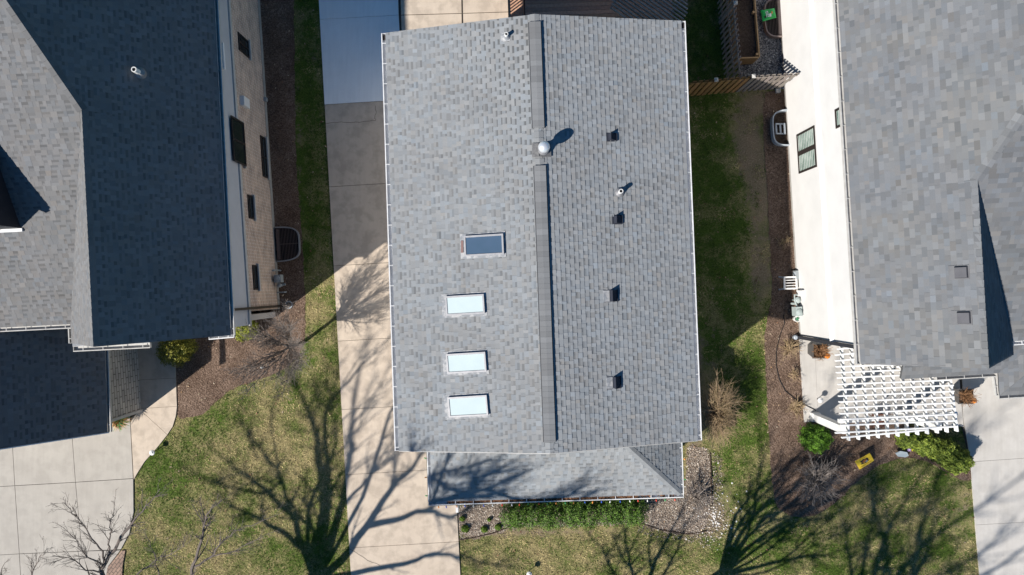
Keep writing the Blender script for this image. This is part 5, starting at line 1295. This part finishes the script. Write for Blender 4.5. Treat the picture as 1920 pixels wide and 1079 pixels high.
# white slatted stool
c = G(1474,531); st_ = thing('slatted_stool', c, 'small white slatted stool standing on shaded mulch by the white wall', 'stool'); A = (pr, pb, UP)
m = MB(); z = .40
for s_ in (-1, 1):
    m.box(c+pb*s_*.21+UP*z, (.50, .06, .035), A); m.box(c+pr*s_*.225+UP*(z+.002), (.06, .36, .034), A)
for k in (-1, 0, 1): m.box(c+pb*k*.1+UP*z, (.39, .028, .025), A)
m.build('top_frame', M['boxwhite'], st_)
for sx in (-1, 1):
    for sy in (-1, 1): MB().beam(c+pr*sx*.27+pb*sy*.24+UP*.01, c+pr*sx*.22+pb*sy*.2+UP*(z-.02), .045, .045, up=pr).build('leg', M['boxwhite'], st_)
q = G(1457,168); root = thing('splash_block', q, 'small pale concrete block on the mulch below the grey gate', 'block')
m = MB(); m.box(q+UP*.06, (.16, .30, .10), (pr, pb, UP)); m.box(q+UP*.115-pr*.07, (.03, .30, .03), A); m.box(q+UP*.115+pr*.07, (.03, .30, .03), A); m.build('block_body', M['sill'], root)
# path lights
for px, py, l in ((294,845,'round white path light at the lawn edge by the curved walk'), (992,1070,'round white path light on the lawn below the hedge'), (1531,748,'round white path light on the pale patio beside the pergola'), (296.5,832,'tiny') , (497,687,'small white marker light in the mulch below the ornamental tree')):
    if l == 'tiny': continue
    q = G(px, py); big = .10 if px != 497 else .06; root = thing('path_light', q, l, 'path light', 'white path lights')
    MB().tube([q, q+UP*.34], .014, 8).build('stake', M['dark_metal'], root); MB().lathe(q+UP*.33, [(big, 0), (big*1.02, .015), (big*.85, .035), (big*.4, .055), (big*.35, .07), (.01, .075)], 20).build('cap', M['boxwhite'], root)
    MB().lathe(q+UP*.25, [(.035, 0), (.035, .079)], 12).build('lens', M['glass_blind'], root)
# cord
pts = [(1469,590),(1471,607),(1462,630),(1456,655),(1455,685),(1461,712),(1472,733),(1490,748),(1506,758),(1518,764),(1530,770)]
mb = MB(); P = [G(x, y, .03 if x < 1496 else .065) for x, y in pts]; mb.tube([P[0]]+[P[i].lerp(P[i+1], t) for i in range(len(P)-1) for t in (.33, .66, 1)], .014, 6)
tag(mb.build('garden_hose', M['cord']), 'thin black hose snaking through the mulch onto the pale patio', 'hose')
# yard signs
def board_sign(pts, label, m, zt=.62, zb_=.12):
    b0, b1 = G(pts[0][0], pts[0][1], zb_), G(pts[1][0], pts[1][1], zb_); t1, t0 = G(pts[2][0], pts[2][1], zt), G(pts[3][0], pts[3][1], zt)
    c = (b0+b1)/2; root = thing('yard_sign', V3((c.x, c.y, 0)), label, 'sign'); nn = (b1-b0).cross(t0-b0).normalized(); nn = nn if nn.z > 0 else -nn
    MB().slab([b0, b1, t1, t0], nn, .012).build('board', m, root)
    k = MB()
    for f in (.2, .8):
        q = b0.lerp(b1, f); e = t0.lerp(t1, f); k.tube([V3((q.x, q.y, 0)), q-nn*.016, e-nn*.016], .006, 6)
    k.build('stake', M['galv'], root)
    return root, b0, b1, t1, t0, nn
sg, b0, b1, t1, t0, nn = board_sign([(1612,881), (1639,864), (1631,850), (1603,866)], 'yellow yard sign with a dark emblem at the edge of the lawn', M['yellow'], .35, .12)
def sp(u, v_, k=.003): return b0.lerp(b1, u).lerp(t0.lerp(t1, u), v_)+nn*k
def spoly(pts, m, nm, k): MB().add([sp(u, v_, k) for u, v_ in pts], [tuple(range(len(pts)))]).build(nm, m, sg)
spoly([(.20,.42),(.30,.36),(.42,.30),(.58,.28),(.68,.34),(.80,.36),(.74,.48),(.78,.62),(.70,.76),(.60,.72),(.50,.80),(.38,.74),(.28,.78),(.26,.62),(.32,.52)], M['print_dark'], 'emblem', .003)
spoly([(.34,.50),(.48,.44),(.62,.46),(.66,.60),(.54,.70),(.40,.66)], M['print_brown'], 'emblem_patch', .006)
spoly([(.52,.36),(.68,.38),(.66,.50),(.56,.48)], M['print_blue'], 'emblem_patch', .009)
spoly([(.14,.14),(.86,.14),(.86,.19),(.14,.19)], M['print_brown'], 'emblem_line', .003); spoly([(.25,.88),(.75,.88),(.75,.92),(.25,.92)], M['print_brown'], 'emblem_line', .003)
p_ = [(1679,850), (1684,856.5), (1698,858), (1704,855), (1701,848.5), (1688,846)]
ps = [G(x, y, .10+.14*((858-y)/12)) for x, y in p_]; c = G(1691,852,0); root = thing('stone_plaque', c, 'flat blue-grey board lying tilted at the mulch edge by the daffodil', 'plaque')
m = MB(); n_ = len(ps); m.add([q-UP*.03 for q in ps]+ps, [tuple(range(n_)), tuple(range(2*n_-1, n_-1, -1))]+[(i, n_+i, n_+(i+1) % n_, (i+1) % n_) for i in range(n_)]); m.build('board', M['sign_grey'], root)
k = MB(); k.tube([c, (ps[0]+ps[3])/2-UP*.02], .012, 6); k.build('stake', M['galv'], root)

# ================================================================= CAMERA, LIGHT, WORLD
cam = bpy.data.cameras.new('camera'); co = bpy.data.objects.new('camera', cam); col.objects.link(co)
co.location = (0, 0, H); cam.sensor_width = 36; cam.lens = F/1920*36; cam.clip_end = 2000; scene.camera = co
sun = bpy.data.lights.new('sun', 'SUN'); so_ = bpy.data.objects.new('sun', sun); col.objects.link(so_)
sun.energy = 5.0; sun.angle = R(.8); sun.color = (1, .945, .87)
dirv = V3((AZ.x*math.cos(ELEV), AZ.y*math.cos(ELEV), -math.sin(ELEV))); so_.rotation_euler = dirv.to_track_quat('-Z', 'Y').to_euler(); so_.location = (-20, -15, 30)
w = bpy.data.worlds.new('World'); scene.world = w; w.use_nodes = True; nt = w.node_tree
sky = nt.nodes.new('ShaderNodeTexSky'); sky.sky_type = 'NISHITA'; sky.sun_disc = False; sky.dust_density = 0; sky.ozone_density = 4; sky.altitude = 200; sky.sun_elevation = ELEV; sky.sun_rotation = math.atan2(-AZ.x, -AZ.y)
bgn = nt.nodes['Background']; tint = nt.nodes.new('ShaderNodeMix'); tint.data_type = 'RGBA'; tint.blend_type = 'MULTIPLY'; tint.inputs[0].default_value = 1; tint.inputs[7].default_value = (.45, .93, 1.13, 1)
nt.links.new(sky.outputs[0], tint.inputs[6]); nt.links.new(tint.outputs[2], bgn.inputs[0]); bgn.inputs[1].default_value = .055
vs_ = scene.view_settings; vs_.view_transform = 'Standard'; vs_.look = 'None'; vs_.gamma = 1; vs_.exposure = .57; vs_.use_curve_mapping = False
